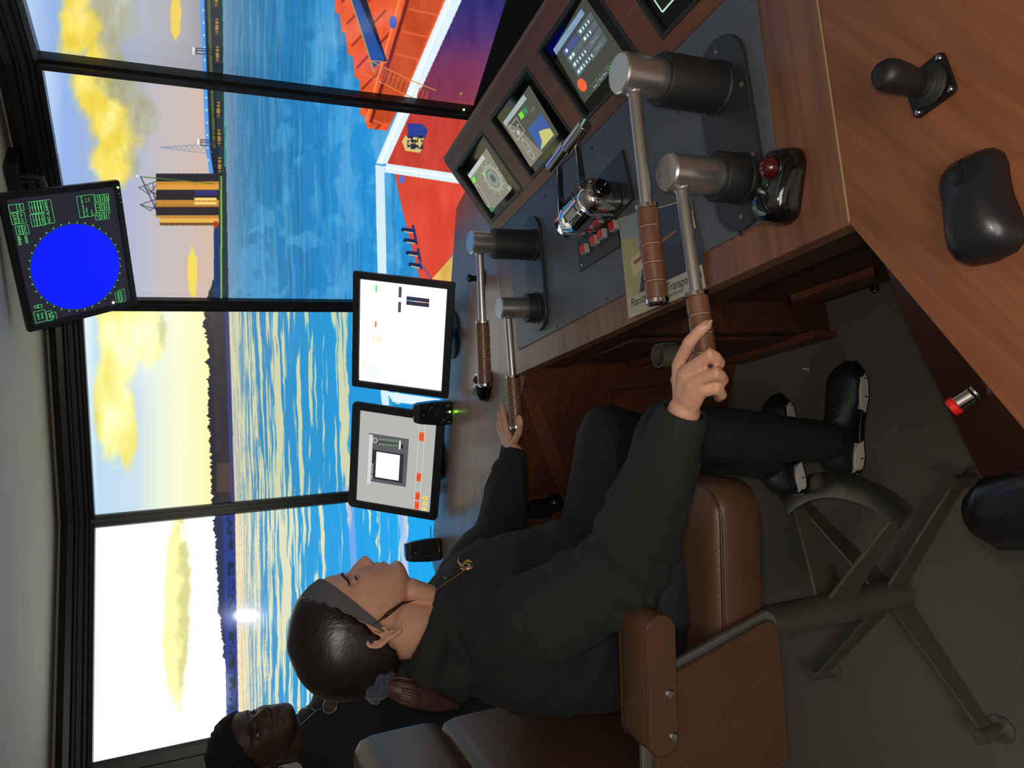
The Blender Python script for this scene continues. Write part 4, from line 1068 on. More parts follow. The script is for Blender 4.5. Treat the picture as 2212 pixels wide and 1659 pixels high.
def fr_(a, b, t=None, sz=.011, off_=0):
    (u0, v0), (u1, v1) = g(*a), g(*b); u0, u1 = min(u0, u1), max(u0, u1); v0, v1 = min(v0, v1), max(v0, v1)
    p.frame(u0, v0, u1, v1, .0009, GR)
    if t: p.text(t, (u0 + u1) / 2, (v0 + v1) / 2, sz, GR)
fr_((145, 595), (185, 680), 'Target'); fr_((220, 590), (256, 660), 'X-ID', .009)
fr_((90, 470), (145, 345), '018.9\u00b0', .013); fr_((140, 578), (190, 478), 'HDG', .011); fr_((64, 345), (130, 255))
fr_((205, 575), (250, 470), 'STW', .011); fr_((160, 462), (215, 340), '6.4  kt', .010); fr_((145, 330), (200, 248), 'LOW', .009)
for i in range(4): fr_((300 + i * 30, 492 - i * 4), (330 + i * 30, 360 - i * 4), 'ABCD'[i] + '1', .006); fr_((285 + i * 30, 360 - i * 4), (315 + i * 30, 228 - i * 4), 'OFF', .006)
fr_((430, 465), (490, 208), 'NO ALARMS', .0125)
fr_((800, 400), (940, 155)); p.text('RINGS AND DEPTH', *g(830, 285), .008, GR)
for t, X_, Y_ in (('REL WIND', 872, 340), ('DEPTH', 925, 350), ('27  ft', 862, 220), ('13 kt', 890, 212)): p.text(t, *g(X_, Y_), .007, GR)
for i, row in enumerate((('AZ', 'M', 'TOOLS'), ('ARPA', 'SYSTEM', 'NAV'), ('TRIAL', 'MAPS', 'TXRX'))):
    for j, t in enumerate(row): fr_((965 + i * 45, 425 - j * 92 - i * 6), (1003 + i * 45, 345 - j * 92 - i * 6), t, .0072)
p.text('17:37:37 19/12/2022', *g(1098, 265), .0072, GR)
fr_((1178, 1280), (1215, 1170), 'CURSOR', .007); fr_((1215, 1280), (1255, 1140), 'MERCATOR', .007)
fr_((325, 1345), (360, 1310), '+', .008); fr_((362, 1342), (400, 1300), '-', .008); fr_((340, 1500), (430, 1355), None); p.text('3 NM', *g(365, 1430), .010, GR); p.text('RNG', *g(405, 1420), .010, GR)
fr_((465, 1475), (500, 1365), 'GAIN', .007); fr_((503, 1472), (545, 1380), 'SEA', .007)
c0 = g(1145, 1282); p.disc(*c0, .005, (250, 255, 252), 1, 5)
p.build('screen_picture', r)
b = Print(pos + Z * .0016, X, Y, lit=False); c0 = b.px(277, 536); b.text('DELL', *c0, .010, (92, 94, 100)); b.build('brand_mark', r)
q = onplane(255, 405, pos + Z * .002, Z); w = MB(); w.ball(q, .0028); w.build('power_light', glow('green_led', (120, 255, 90), 6), r)
for x, y in ((257, 418), (259, 426), (261, 437)): 
    q = onplane(x, y, pos + Z * .001, Z); w = MB(); w.cyl(q, q + Z * .0015, .0024, n=12); w.build('button', mat('light_grey_plastic', (164, 160, 162), .45), r, smooth='auto')
# arm and wall plate
wn = unit(PW[3] - PW[2]); wnn = np.array([wn[1], -wn[0]])
if wnn @ (-PW[3]) < 0: wnn = -wnn
wp = V3(*onz(20, 380, CZ)); ma = r
w = MB(frame_m(wp, V3(*wn, 0), V3(*wnn, 0), V3(0, 0, 1))); w.box(-.06, -.05, -.03, .06, .05, -.0005); w.build('ceiling_plate', BLACK, ma, bevel=.002)
bk_ = pos - Z * .06
w = MB(); e = wp + V3(0, 0, -.07); w.cyl(wp - V3(0, 0, .002), e, .016); w.cyl(e, bk_, .014); w.ball(bk_, .02); w.build('mount_arm', BLACK, ma, smooth='auto')
w = MB(frame_m(pos - Z * .053, X, Y, Z)); w.box(-.05, -.05, -.006, .05, .05, .0025); w.build('mount_plate', BLACK, ma, bevel=.002)

# ================================================================== speakers
def speaker(label, base, face, led):
    f_ = unit(V3(face[0], face[1], 0)); rt = np.cross(V3(0, 0, 1), f_)   # rt: to its left seen from the front
    X = -rt * -1.0
    tilt = radians(8); Zf = unit(f_ * cos(tilt) + V3(0, 0, 1) * sin(tilt)); Yu = unit(V3(0, 0, 1) * cos(tilt) - f_ * sin(tilt)); Xr = np.cross(Yu, Zf)
    o = V3(base[0], base[1], ZD + .0005)
    root = thing('desk_speaker', label, 'speaker', o, 'pair of small black desk speakers')
    M = frame_m(o, Xr, Yu, Zf)
    hgt = .132
    def sec(y, wd, z0, z1): return [(-wd, y, z1), (wd, y, z1), (wd * .8, y, z0), (-wd * .8, y, z0)]
    w = MB(M); w.rings([sec(.002, .040, -.07, .0), sec(.05, .042, -.075, .0), sec(hgt * .85, .036, -.065, .0), sec(hgt, .030, -.055, -.004)]); w.build('cabinet', SATIN, root, bevel=.004, bseg=3)
    w = MB(M); w.lathe((0, .052, -.001), (0, 0, 1), [(.033, 0), (.033, .002), (.030, .003), (.028, .0), (.024, -.0), (.012, -.006 + .006), (.010, .0016), (0, .003)], n=36); w.build('driver', mat('speaker_cone', (26, 26, 30), .5, bump=.3, bscale=900), root, smooth='auto')
    w = MB(M); w.torus((0, .052, .0015), (0, 0, 1), .0305, .0022, 36, 8); w.build('driver_ring', GLOSS, root, smooth=True)
    w = MB(M); w.lathe((0, .104, -.001), (0, 0, 1), [(.012, 0), (.012, .0016), (.009, .002), (.006, .0006), (0, .0006)], n=24); w.build('port', GLOSS, root, smooth='auto')
    if led:
        w = MB(M); w.lathe((.024, .014, -.001), (0, 0, 1), [(.009, 0), (.009, .008), (.007, .009)], n=24); w.build('volume_knob', SATIN, root, smooth='auto')
        w = MB(M); w.ball((.006, .010, .0012), .0032); w.build('power_light', glow('green_led_bright', (150, 255, 70), 30), root)
        w = MB(M); w.lathe((-.026, .014, -.001), (0, 0, 1), [(.006, 0), (.006, .002), (.003, .001)], n=20); w.build('jack', GLOSS, root, smooth='auto')
    else:
        pr = Print(V3(*(M @ Vector((0, .010, .0008)))), Xr, Yu, lit=False); pr.disc(-.004, 0, .0035, (150, 150, 150)); pr.rect(.002, -.0012, .010, .0012, (150, 150, 150)); pr.build('brand_mark', root)
        a = M @ Vector((.03, .03, -.06)); a = V3(*a)
        w = MB(); w.sweep([a, a + V3(.02, .03, -.01), a + V3(.03, .08, -.025)], [.0016] * 3, n=8); w.build('cable', RUBBER, root, smooth=True)
    return root
speaker('black desk speaker with green light between the two monitors', onz(978, 893, ZD), (-.18, -1), True)
speaker('black desk speaker at the far left end, beside the woman\'s face', onz(955, 1186, ZD), (.05, -1), False)

# ================================================================== mice
def mouse(name, label, cat, p0, p1, prof, hts, matl, buttons=True, ball=None, z=ZD):
    """p0 front, p1 back (plan); prof: half widths; hts: heights"""
    p0 = V3(p0[0], p0[1], z + .0004); p1 = V3(p1[0], p1[1], z + .0004); d = unit(p1 - p0); s = V3(-d[1], d[0], 0); L = np.linalg.norm(p1 - p0)
    root = thing(name, label, cat, (p0 + p1) / 2)
    n = len(prof); R = []
    for i in range(n):
        c = p0 + d * L * (1 - cos(pi * i / (n - 1))) / 2
        wl, wr = prof[i] if isinstance(prof[i], tuple) else (prof[i], prof[i]); h = hts[i]; r = []
        for k in range(25):
            a = pi * k / 24; x = cos(a); y = sin(a)
            r.append(c + s * (wl if x > 0 else wr) * math.copysign(abs(x) ** .72, x) + V3(0, 0, h * y ** .8))
        R.append(r)
    w = MB(); w.rings(R, close=True); w.build('shell', matl, root, smooth=True)
    def top(t, lat):  # point on the shell, t along, lat -1..1
        i = min(int(t * (n - 1)), n - 2); u = t * (n - 1) - i
        wl, wr = [np.array([(q if isinstance(q, tuple) else (q, q))[j] for q in prof[i:i + 2]]) @ [1 - u, u] for j in (0, 1)]; h = hts[i] * (1 - u) + hts[i + 1] * u
        c = p0 + d * L * (1 - cos(pi * t)) / 2; x = abs(lat) ** (1 / .72); a = math.acos(min(1, x)); 
        return c + s * (wl if lat > 0 else wr) * (1 if lat > 0 else -1) * abs(lat) + V3(0, 0, h * sin(a) ** .8)
    return root, top, d, s, L
# big wireless mouse on the near desk
m1, top, d, s, L = mouse('computer_mouse', 'large matt black computer mouse on the near desk edge', 'mouse', onz(2100, 340, ZD), onz(2152, 566, ZD), [.012, .027, .034, .036, .034, .034, .037, .038, .034, .024, .004], [.006, .018, .026, .032, .037, .040, .041, .038, .031, .018, .003], mat('mouse_black', (26, 26, 31), .34, coat=.1))
w = MB(); P = [top(t, 0) + V3(0, 0, .0004) for t in (.12, .2, .28, .34)]; w.sweep(P, [.0009] * 4, n=6); w.build('button_seam', GLOSS, m1)
w = MB(); c = top(.3, 0); w.cyl(c - s * .0035, c + s * .0035, .010, n=24); w.build('scroll_wheel', RUBBER, m1, smooth='auto')
# trackball on the near desk
t1, top, d, s, L = mouse('trackball_mouse', 'glossy black trackball with dark red ball at the near desk corner', 'trackball', onz(1700, 322, ZD), onz(1688, 490, ZD), [(.012, .012), (.028, .026), (.036, .030), (.040, .032), (.040, .034), (.038, .036), (.037, .037), (.036, .036), (.031, .031), (.02, .02), (.004, .004)], [.008, .020, .027, .031, .036, .042, .045, .042, .034, .018, .003], GLOSS)
c = V3(*onz(1664, 362, ZD + .040)); w = MB(); w.ball(c, .0165, 28, 18); w.build('ball', mat('dark_red_ball', (70, 8, 12), .1, coat=.6), t1, smooth=True)
w = MB(); w.torus(c - V3(0, 0, .002), (0, 0, 1), .0185, .003, 32, 8); w.build('ball_ring', SATIN, t1, smooth=True)
w = MB(); P = [top(t, -.45 + .25 * i) + V3(0, 0, .0008) for i, t in enumerate((.2, .3, .4, .5))]; w.sweep(P, [(.0012, .0012)] * 4, n=6); w.build('button_seam', mat('gold_trim', (150, 140, 90), .25, .8), t1)
w = MB(); P = [top(t, .5) + V3(0, 0, .0006) for t in (.3, .42, .55, .68)]; w.sweep(P, [(.010, .0014), (.013, .0016), (.014, .0016), (.010, .0014)], n=12); w.build('palm_panel', mat('soft_grey_rubber', (44, 46, 48), .5), t1, smooth=True)
# far trackball
t2, top, d, s, L = mouse('trackball_mouse', 'small glossy black trackball on the far desk behind the grip', 'trackball', onz(1055, 800, ZD), onz(1050, 868, ZD), [(.010, .010), (.028, .024), (.034, .028), (.036, .03), (.034, .03), (.032, .03), (.026, .026), (.014, .014), (.004, .004)], [.008, .02, .028, .036, .042, .042, .034, .018, .003], GLOSS)
c = top(.35, .1) + V3(0, 0, .002); w = MB(); w.ball(c, .013, 20, 14); w.build('ball', mat('dark_red_ball', (92, 8, 12), .1, coat=.6), t2, smooth=True)
w = MB(); w.torus(c, (0, 0, 1), .016, .003, 28, 8); w.build('ball_ring', CHROME, t2, smooth=True)

# joystick on the near desk
jb = [V3(*onz(x, y, ZD + .004)[:2], 0) for x, y in ((2036, 122), (2063, 196), (1978, 246))]
jc = (jb[0] + jb[2]) / 2; ja = unit(jb[1] - jb[0]); jh = .0275; jsd = V3(-ja[1], ja[0], 0)
js = thing('joystick', 'small black joystick on a square flange on the near desk', 'joystick', (*jc[:2], ZD))
Mj = frame_m(V3(jc[0], jc[1], ZD), ja, jsd, V3(0, 0, 1))
w = MB(Mj); w.rings([[(x, y, z) for x, y in rrect(-jh, -jh, jh, jh, .007)] for z in (.0003, .005)]); w.build('flange', SATIN, js, bevel=.001)
w = MB(Mj); w.lathe((0, 0, .004), (0, 0, 1), [(.023, 0), (.024, .003), (.0205, .005), (.0215, .007), (.0175, .009), (.0185, .011), (.0145, .013), (.0150, .015), (.0120, .018), (.0125, .022)], n=32); w.build('bellows', RUBBER, js, smooth='auto', angle=60)
w = MB(Mj); 
tipx = unit(V3(-.03, .05, 1)); w.lathe((0, 0, .020), tipx, [(.0105, 0), (.0140, .006), (.0160, .020), (.0178, .036), (.0182, .048), (.0172, .058), (.0135, .065), (.006, .0675), (.001, .068)], n=36); w.build('grip', mat('soft_black_grip', (24, 24, 26), .5, bump=.08, bscale=300), js, smooth=True)
for a, b in ((-1, -1), (1, -1), (1, 1), (-1, 1)):
    w = MB(Mj); w.lathe((a * .021, b * .021, .005), (0, 0, 1), [(.0042, 0), (.0038, .0018), (.002, .0028), (0, .003)], n=14); w.build('screw', CHROME, js, smooth=True)

# small knob on the far desk
q = onz(1041, 602, ZD); kb = thing('joystick', 'tiny black flared stick on a disc behind the far levers', 'joystick', q)
w = MB(); w.lathe(q, (0, 0, 1), [(.030, .0004), (.031, .004), (.024, .008), (.008, .010)], n=32); w.build('base_disc', SATIN, kb, smooth='auto')
w = MB(); w.lathe(q + V3(0, 0, .009), (0, 0, 1), [(.008, 0), (.009, .012), (.0085, .022), (.012, .030), (.014, .036), (.012, .038)], n=28); w.build('stem', SATIN, kb, smooth=True)

# palm-sized dome and hand microphone under the woman's left arm
q = onz(1076, 1064, ZD); q = V3(q[0], q[1], ZD)
dm_ = thing('desk_dome', 'round black dome on the far desk edge behind the left sleeve', 'control knob', q)
w = MB(); w.lathe(q, (0, 0, 1), [(.030, .0004), (.031, .006), (.029, .020), (.022, .031), (.010, .037), (.001, .038)], n=36); w.build('dome', SATIN, dm_, smooth=True)
q = V3(*onplane(1142, 1098, off2(FC, -.03), nf)); e = V3(*onplane(1194, 1098, off2(FC, -.03), nf))
mc = thing('hand_microphone', 'black hand microphone hanging below the far desk edge', 'microphone', q)
w = MB(); w.box(-1e-4, 0, 0, 1e-4, 1e-4, 1e-4); w.bm.free()
w = MB(frame_m((q + e) / 2, df, nf, V3(0, 0, 1))); hh = abs(q[2] - e[2]) / 2
w.rings([[(x * s_, y * s_, z) for x, y in rrect(-.028, -.018, .028, .018, .008)] for z, s_ in ((-hh, .7), (-hh * .6, 1), (hh * .6, 1), (hh, .8))]); w.build('body', SATIN, mc, smooth='auto')
w = MB(); w.ball(e + df * -.022 - V3(0, 0, .0) , .030, 20, 14); w.build('ball_end', SATIN, mc, smooth=True)
w = MB(); w.cyl((q + e) / 2 + nf * .012, (q + e) / 2 + nf * .05, .006); w.build('clip', STEEL, mc, smooth='auto')
w = MB(); w.sweep([e + V3(0, 0, -.01), e + V3(.0, -.0, -.04), e + V3(.03, .02, -.09), e + V3(.02, .04, -.2)], [.0026] * 4, n=8); w.build('cord', RUBBER, mc, smooth=True)

# black armrest of a second chair, bottom right corner of the photograph
q = onz(2182, 1106, .80)
ac = thing('office_chair', 'black armrest of an office chair at the near desk', 'chair', (q[0] - .1, q[1] - .25, 0))
dq = unit(V3(.25, -1, 0)); sq = V3(-dq[1], dq[0], 0)
w = MB(); w.sweep([q + dq * t + V3(0, 0, z) for t, z in ((-.045, -.004), (-.02, 0), (.05, .003), (.15, .003), (.22, 0))], [(.024, .014), (.040, .022), (.044, .024), (.042, .022), (.030, .018)], n=24, side=sq); w.build('armrest', mat('black_vinyl', (20, 20, 24), .25), ac, smooth=True)
w = MB(); w.cyl(q + dq * .10 + V3(0, 0, -.015), q + dq * .10 + V3(0, 0, -.34), .014); w.cyl(q + dq * .02 + V3(0, 0, -.020), q + dq * .02 + V3(0, 0, -.028), .008); w.build('armrest_post', STEEL, ac, smooth='auto')
s0 = V3(q[0] - .0, q[1] - .32, 0) - sq * .22
w = MB(); w.rings([[(s0[0] + x, s0[1] + y, z) for x, y in rrect(-.25, -.22, .25, .22, .08)] for z in (.42, .44, .48, .50)]); w.build('seat', mat('black_vinyl', (20, 20, 24), .25), ac, bevel=.01)
w = MB(); w.cyl(V3(s0[0], s0[1], .06), V3(s0[0], s0[1], .42), .03); w.build('gas_column', BLACK, ac, smooth='auto')
for k in range(5):
    a = k * 2 * pi / 5 + .3; e = V3(s0[0] + .27 * cos(a), s0[1] + .27 * sin(a), .06); w = MB(); w.sweep([V3(s0[0], s0[1], .085), e], [(.022, .014), (.016, .010)], n=10); l_ = w.build('leg', BLACK, ac, smooth=True)
    w = MB(); w.cyl(e + V3(-.012, 0, -.03), e + V3(.012, 0, -.03), .03); w.build('castor', SATIN, l_, smooth='auto')

# scrap of paper on the floor
q = onz(1742, 797, 0); sc_ = MB(frame_m(q, unit(V3(.2, 1, 0)), unit(V3(-1, .2, 0)), V3(0, 0, 1)))
sc_.rings([[(-.012, -.003, .0004), (.012, -.002, .0004), (.013, .003, .0004), (-.010, .004, .0004)], [(-.012, -.003, .0014), (.012, -.002, .004), (.013, .003, .003), (-.010, .004, .0014)]])
o_s = sc_.build('paper_scrap', mat('white_paper', (200, 196, 186), .8)); tag(o_s, 'tiny white paper scrap on the floor beyond the shoe tips', 'scrap')
# ================================================================== pilot chair
CC = V3(-.557, 1.265, 0); fc = unit(V3(1, -.02, 0)); nc = V3(fc[1], -fc[0], 0)
def cs(s, t, z): return CC + fc * s + nc * t + V3(0, 0, z)
ch = thing('pilot_chair', 'brown leather pilot chair on a steel column, the woman sitting in it', 'chair', CC)
w = MB(); w.lathe(CC + V3(0, 0, .012), (0, 0, 1), [(.034, 0), (.037, .003), (.037, .65)], n=40); w.build('column', ALU, ch, smooth='auto')
for k, (x, y) in enumerate(((1745, 1060), (2110, 1035), (2165, 1575), (1800, 1447))):
    e = onz(x, y, 0); d = unit(e - CC); s_ = V3(-d[1], d[0], 0); Lg = np.linalg.norm(e - CC)
    w = MB(); w.prism([CC + d * .033 + V3(0, 0, .012), CC + d * (Lg - .012) + V3(0, 0, .030), CC + d * (Lg - .012) + V3(0, 0, .070), CC + d * .033 + V3(0, 0, .082)][::-1] , s_ * .008)
    lg = w.build('leg', ALU, ch, bevel=.0015)
    w = MB(); w.cyl(e + V3(0, 0, .010), e + V3(0, 0, .082), .0155, n=28); w.lathe(e, (0, 0, 1), [(.030, .0005), (.030, .006), (.022, .009), (.012, .012)], n=32); w.build('foot', ALU, lg, smooth='auto')
# footrest ring
RZ = .205; RR = .285
w = MB(); Rg = []
for k in range(33):
    a = radians(-42 + 76 * k / 32); d = fc * cos(a) + nc * sin(a); o = CC + V3(0, 0, RZ)
    Rg.append([o + d * (RR - .032) + V3(0, 0, -.004), o + d * (RR + .026) + V3(0, 0, -.010), o + d * (RR + .032) + V3(0, 0, -.004), o + d * (RR + .022) + V3(0, 0, .002), o + d * (RR - .030) + V3(0, 0, .004)])
w.rings(Rg); w.build('footrest', mat('worn_foot_plate', (112, 106, 98), .32, .9, noise=.15, nscale=60), ch, smooth='auto', angle=30)
for sg in (1, -1):
    a = radians(30) if sg == 1 else radians(-36); d = fc * cos(a) + nc * sin(a); s_ = V3(-d[1], d[0], 0)
    w = MB(); w.prism([CC + d * .033 + V3(0, 0, .185), CC + d * (RR - .02) + V3(0, 0, .172), CC + d * (RR + .012) + V3(0, 0, RZ - .008), CC + d * .033 + V3(0, 0, .275)], s_ * .008); w.build('footrest_strut', ALU, ch, bevel=.0015)
w = MB(); d = -fc * .8 + nc * .6; w.prism([CC + d * .03 + V3(0, 0, .65), CC + d * .17 + V3(0, 0, .66), CC + d * .03 + V3(0, 0, .46)], V3(.008, 0, 0)); w.build('gusset', ALU, ch, bevel=.001)
# seat
SO = cs(.115, 0, .043)
w = MB(frame_m(SO, fc, -nc, V3(0, 0, 1))); w.box(-.21, -.19, .610, .20, .19, .620); w.build('seat_pan', mat('grey_metal_edge', (150, 150, 146), .4, .8), ch, bevel=.003)
w = MB(frame_m(SO, fc, -nc, V3(0, 0, 1)))
sp = [(.02, .621), (.012, .628), (.0, .645), (-.003, .69), (.0, .715), (.010, .735), (.03, .742)]
Rg = []
for dx_, z in sp: Rg.append([(x, y, z) for x, y in rrect(-.22 + dx_, -.245 + dx_, .255 - dx_ * 1.4, .245 - dx_, .05, 8)])
w.rings(Rg); w.build('seat', LEATHER, ch, smooth='auto', angle=50)
w = MB(frame_m(SO, fc, -nc, V3(0, 0, 1))); P = [(x, y, .726) for x, y in rrect(-.215, -.2435, .244, .2435, .05, 8)]; P.append(P[0]); P.append(P[1]); w.sweep([V3(*q) for q in P], [.0028] * len(P), n=8, dome=False); w.build('piping', mat('dark_piping', (74, 44, 32), .4), ch, smooth=True)
# arm sides
for sg in (1, -1):
    t0 = .272 * sg
    def pn(x, y): 
        q = onplane(x, y, cs(0, .272, 0), nc) - CC
        return float(q @ fc), float(q[2])
    out = [pn(*q) for q in ((1476, 1424), (1660, 1321), (1674, 1327), (1682, 1342), (1698, 1500), (1706, 1640), (1700, 1652))]
    out += [(out[-1][0] - .02, .72), (out[-1][0] - .03, .96), (out[0][0] - .02, .96)]
    w = MB(); w.prism([cs(a, t0 - sg * .004, b) for a, b in out], nc * -.010 * sg)
    w.build('side_frame', mat('grey_metal_edge', (150, 150, 146), .4, .8), ch, bevel=.002)
    cx0 = sum(a for a, b in out) / len(out); cz0 = sum(b for a, b in out) / len(out)
    inn = [(cx0 + (a - cx0) * (1 - .010 / .12), cz0 + (b - cz0) * (1 - .010 / .12)) for a, b in out]
    w = MB(); w.prism([cs(a, t0 - sg * .0035, b) for a, b in inn], nc * .013 * sg); w.build('side_panel', LEATHER, ch, bevel=.006, bseg=3)
    # arm pad
    M = frame_m(cs(.097, (.305) * sg, .970), fc, -nc, V3(0, 0, 1))
    w = MB(M); hx_, hz = .108, .027
    Rg = []
    for y, k in ((-.038, .93), (-.034, 1), (.034, 1), (.038, .93)):
        Rg.append([(a * k if abs(a) < .09 else (a - math.copysign(.002, a) * (1 - k) * 10), y, b * k) for a, b in rrect(-hx_, -hz, hx_, hz, .0265, 8)])
    w.rings(Rg); pad = w.build('armrest', LEATHER, ch, smooth='auto', angle=45)
    for yy in (-.0365, .0365):
        w = MB(M); P = [V3(a, yy, b) for a, b in rrect(-hx_ + .001, -hz + .001, hx_ - .001, hz - .001, .0255, 8)]; P += P[:2]
        w.sweep(P, [.0017] * len(P), n=8, dome=False); w.build('piping', mat('dark_piping', (74, 44, 32), .4), pad, smooth=True)
    for px_ in ((1447, 1500), (1455, 1592)) if sg == 1 else ():
        q = onplane(*px_, cs(0, .344, 0), nc); w = MB(); w.lathe(q, nc, [(.0075, -.002), (.0075, .001), (.006, .003), (.003, .0032), (.0025, .001), (0, .001)], n=20); w.build('screw', CHROME, pad, smooth='auto')
# back
def cushion(name, s0, s1, lean, z0, z1, half, mt):
    w = MB(); Rg = []
    for z, k in ((z0, .80), (z0 + .012, .95), (z0 + .035, 1.0), ((z0 + z1) / 2, 1.02), (z1 - .04, 1.0), (z1 - .014, .93), (z1, .74)):
        l_ = lean * (z - .75); sm = (s0 + s1) / 2
        Rg.append([cs(sm + a * (k if abs(k) < 1 else 1) + l_, b * (1 - (1 - k) * .35), z) for a, b in rrect(-(s1 - s0) / 2, -half, (s1 - s0) / 2, half, min((s1 - s0) / 2 * .8, .034), 8)])
    w.rings(Rg); return w.build(name, mt, ch, smooth='auto', angle=50)
cushion('backrest', -.285, -.165, 0, .72, 1.150, .255, LEATHER)
cushion('headrest', -.27, -.155, 0, 1.154, 1.335, .24, LEATHER)
w = MB(frame_m(CC, fc, -nc, V3(0, 0, 1))); w.box(-.305, -.20, .66, -.287, .20, 1.10); w.build('back_shell', ALU, ch, bevel=.006)
# ================================================================== people
def evaluated(o, name, mats, parent, smooth=True):
    dg = bpy.context.evaluated_depsgraph_get(); me = bpy.data.meshes.new_from_object(o.evaluated_get(dg)); 
    bpy.data.objects.remove(o)
    me.name = name; me.materials.clear()
    for m in mats: me.materials.append(m)
    n = bpy.data.objects.new(name, me); COL.objects.link(n)
    me.polygons.foreach_set('use_smooth', [smooth] * len(me.polygons))
    if parent is not None: n.parent = parent; n.matrix_parent_inverse = inv_of(parent)
    return n
def fuse(mb, name, mats, parent, voxel, smooth_it=4, fac=.5):
    o = mb.build('tmp_' + name, mats[0])
    r = o.modifiers.new('r', 'REMESH'); r.mode = 'VOXEL'; r.voxel_size = voxel; r.adaptivity = 0
    if smooth_it: s = o.modifiers.new('s', 'SMOOTH'); s.factor = fac; s.iterations = smooth_it
    bpy.context.view_layer.update()
    return evaluated(o, name, mats, parent)
def vcos(o):
    a = np.empty(len(o.data.vertices) * 3, np.float32); o.data.vertices.foreach_get('co', a); return a.reshape(-1, 3).astype(float)
def vnorms(o):
    a = np.empty(len(o.data.vertices) * 3, np.float32); o.data.vertex_normals.foreach_get('vector', a); return a.reshape(-1, 3).astype(float)
def setcos(o, c):
    o.data.vertices.foreach_set('co', c.astype(np.float32).ravel()); o.data.update()

SKIN_KEYS = [0, .006, .012, .02, .032, .040, .047, .055, .063, .075, .09, .098, .107, .118, .14, .16, .18, .195, .205, .212]
def head_rings(w, O, f, l, sc=1.0, nose=1.0, jaw=1.0, lips=1.0, open_mouth=0.0, n=96):
    """O: point under the chin on the middle plane (height zero), f: forward, l: sideways"""
    zf = [0, .005, .01, .02, .032, .040, .047, .055, .063, .075, .09, .098, .107, .118, .14, .16, .18, .195, .205, .212]
    ff = [.106, .126, .135, .139, .1365, .1365, .136, .137, .137, .136, .134, .131, .1265, .130, .129, .122, .107, .088, .062, .022]
    zb = [0, .01, .02, .03, .045, .06, .08, .1, .13, .16, .18, .195, .205, .212]
    bb = [.070, .048, .030, .014, -.010, -.030, -.042, -.050, -.056, -.052, -.042, -.026, -.006, .014]
    zw = [0, .006, .012, .02, .03, .045, .06, .08, .1, .12, .14, .16, .18, .195, .205, .212]
    ww = [.018, .028, .036, .044, .051, .058, .062, .066, .069, .071, .071, .067, .056, .042, .026, .006]
    R = []
    zs = np.concatenate([np.linspace(0, .13, 62), np.linspace(.134, .212, 22)])
    for z in zs:
        F1, B1, W1 = np.interp(z, zf, ff), np.interp(z, zb, bb), np.interp(z, zw, ww)
        if z < .06: W1 *= 1 + (jaw - 1) * (1 - z / .06)
        c, a = (F1 + B1) / 2, (F1 - B1) / 2; r = []
        for k in range(n):
            ph = 2 * pi * k / n; x, y = cos(ph), sin(ph)
            ex = .86 if x > 0 else 1.0
            X = c + a * math.copysign(abs(x) ** ex, x); Y = W1 * math.copysign(abs(y) ** .92, y)
            if x > 0.05:
                fr_ = sst(.05, .5, x)
                g = lambda yc, zc, ry, rz: exp(-((abs(Y) - yc) / ry) ** 2 - ((z - zc) / rz) ** 2)
                d = 0.0
                # nose
                bridge = np.interp(z, [.055, .060, .066, .071, .077, .085, .095, .105, .112], [0, .004, .014, .021, .0215, .016, .0105, .004, .0]) * nose
                wn_ = np.interp(z, [.058, .066, .072, .08, .1, .11], [.010, .0125, .011, .0085, .0075, .009])
                d += bridge * exp(-(Y / wn_) ** 2)
                d += .0075 * nose * g(.0125, .068, .0052, .006)
                # eye sockets, cheeks, brow
                d -= .0095 * g(.031, .101, .0155, .0095)
                d += .0035 * g(.028, .116, .020, .006)
                d += .004 * g(.040, .078, .018, .016)
                # lips
                lp_ = np.interp(z, [.034, .0375, .0425, .0465, .0478, .0495, .0535, .058], [0, .003, .0075, .0045, .0015, .005, .0075, .001]) * lips
                if open_mouth: lp_ -= .018 * exp(-((z - .046) / .0075) ** 2) * open_mouth * exp(-(Y / .018) ** 4)
                d += lp_ * exp(-(Y / .0215) ** 4)
                d -= .003 * g(0, .061, .0035, .004)
                d += .0035 * g(0, .014, .014, .010)
                d -= .0025 * g(0, .0305, .018, .005)
                X += d * fr_
            r.append(O + (f * X + l * Y + V3(0, 0, 1) * z) * sc)
        R.append(r)
    w.rings(R)
def ear(w, O, f, l, sd, sc=1.0):
    c = O + (f * .024 + l * sd * .0700 + V3(0, 0, .071)) * sc
    up = unit(V3(0, 0, 1) - f * .18); bx = unit(-f * .93 + l * sd * .42); nz = unit(np.cross(bx, up)); nz = nz if nz @ (l * sd) > 0 else -nz
    def E(a, r=1.0, o=0.0):   # outline of the ear: a in degrees from the front top round the back to the lobe
        t = radians(a); x = .013 * cos(t) + (.004 if sin(t) > 0 else 0) ; y = .029 * sin(t) - (.002 if sin(t) < 0 else 0)
        if sin(t) < 0: x *= .72
        return c + (bx * (x * r + .008) + up * (y * r)) * sc + nz * (.0035 + o)
    w.sweep([E(a) for a in range(165, -100, -15)], [.0028] + [.0034] * 12 + [.0036, .0042, .0046, .0046, .004][:5], n=10)
    P = [[E(a, .86, -.003) for a in range(0, 360, 15)], [E(a, .86, -.0005) for a in range(0, 360, 15)], [E(a, .35, -.0055) for a in range(0, 360, 15)]]
    w.rings([[q - nz * .004 for q in P[0]], P[0]])
    w.sweep([E(a, .58, -.001) for a in range(100, -80, -20)], [.0022] * 9, n=8)
    w.ball(c + (-up * .003 - bx * .004) * sc + nz * .003, (.0035, .006, .003), 10, 8, axes=(bx, up, nz))
    return c

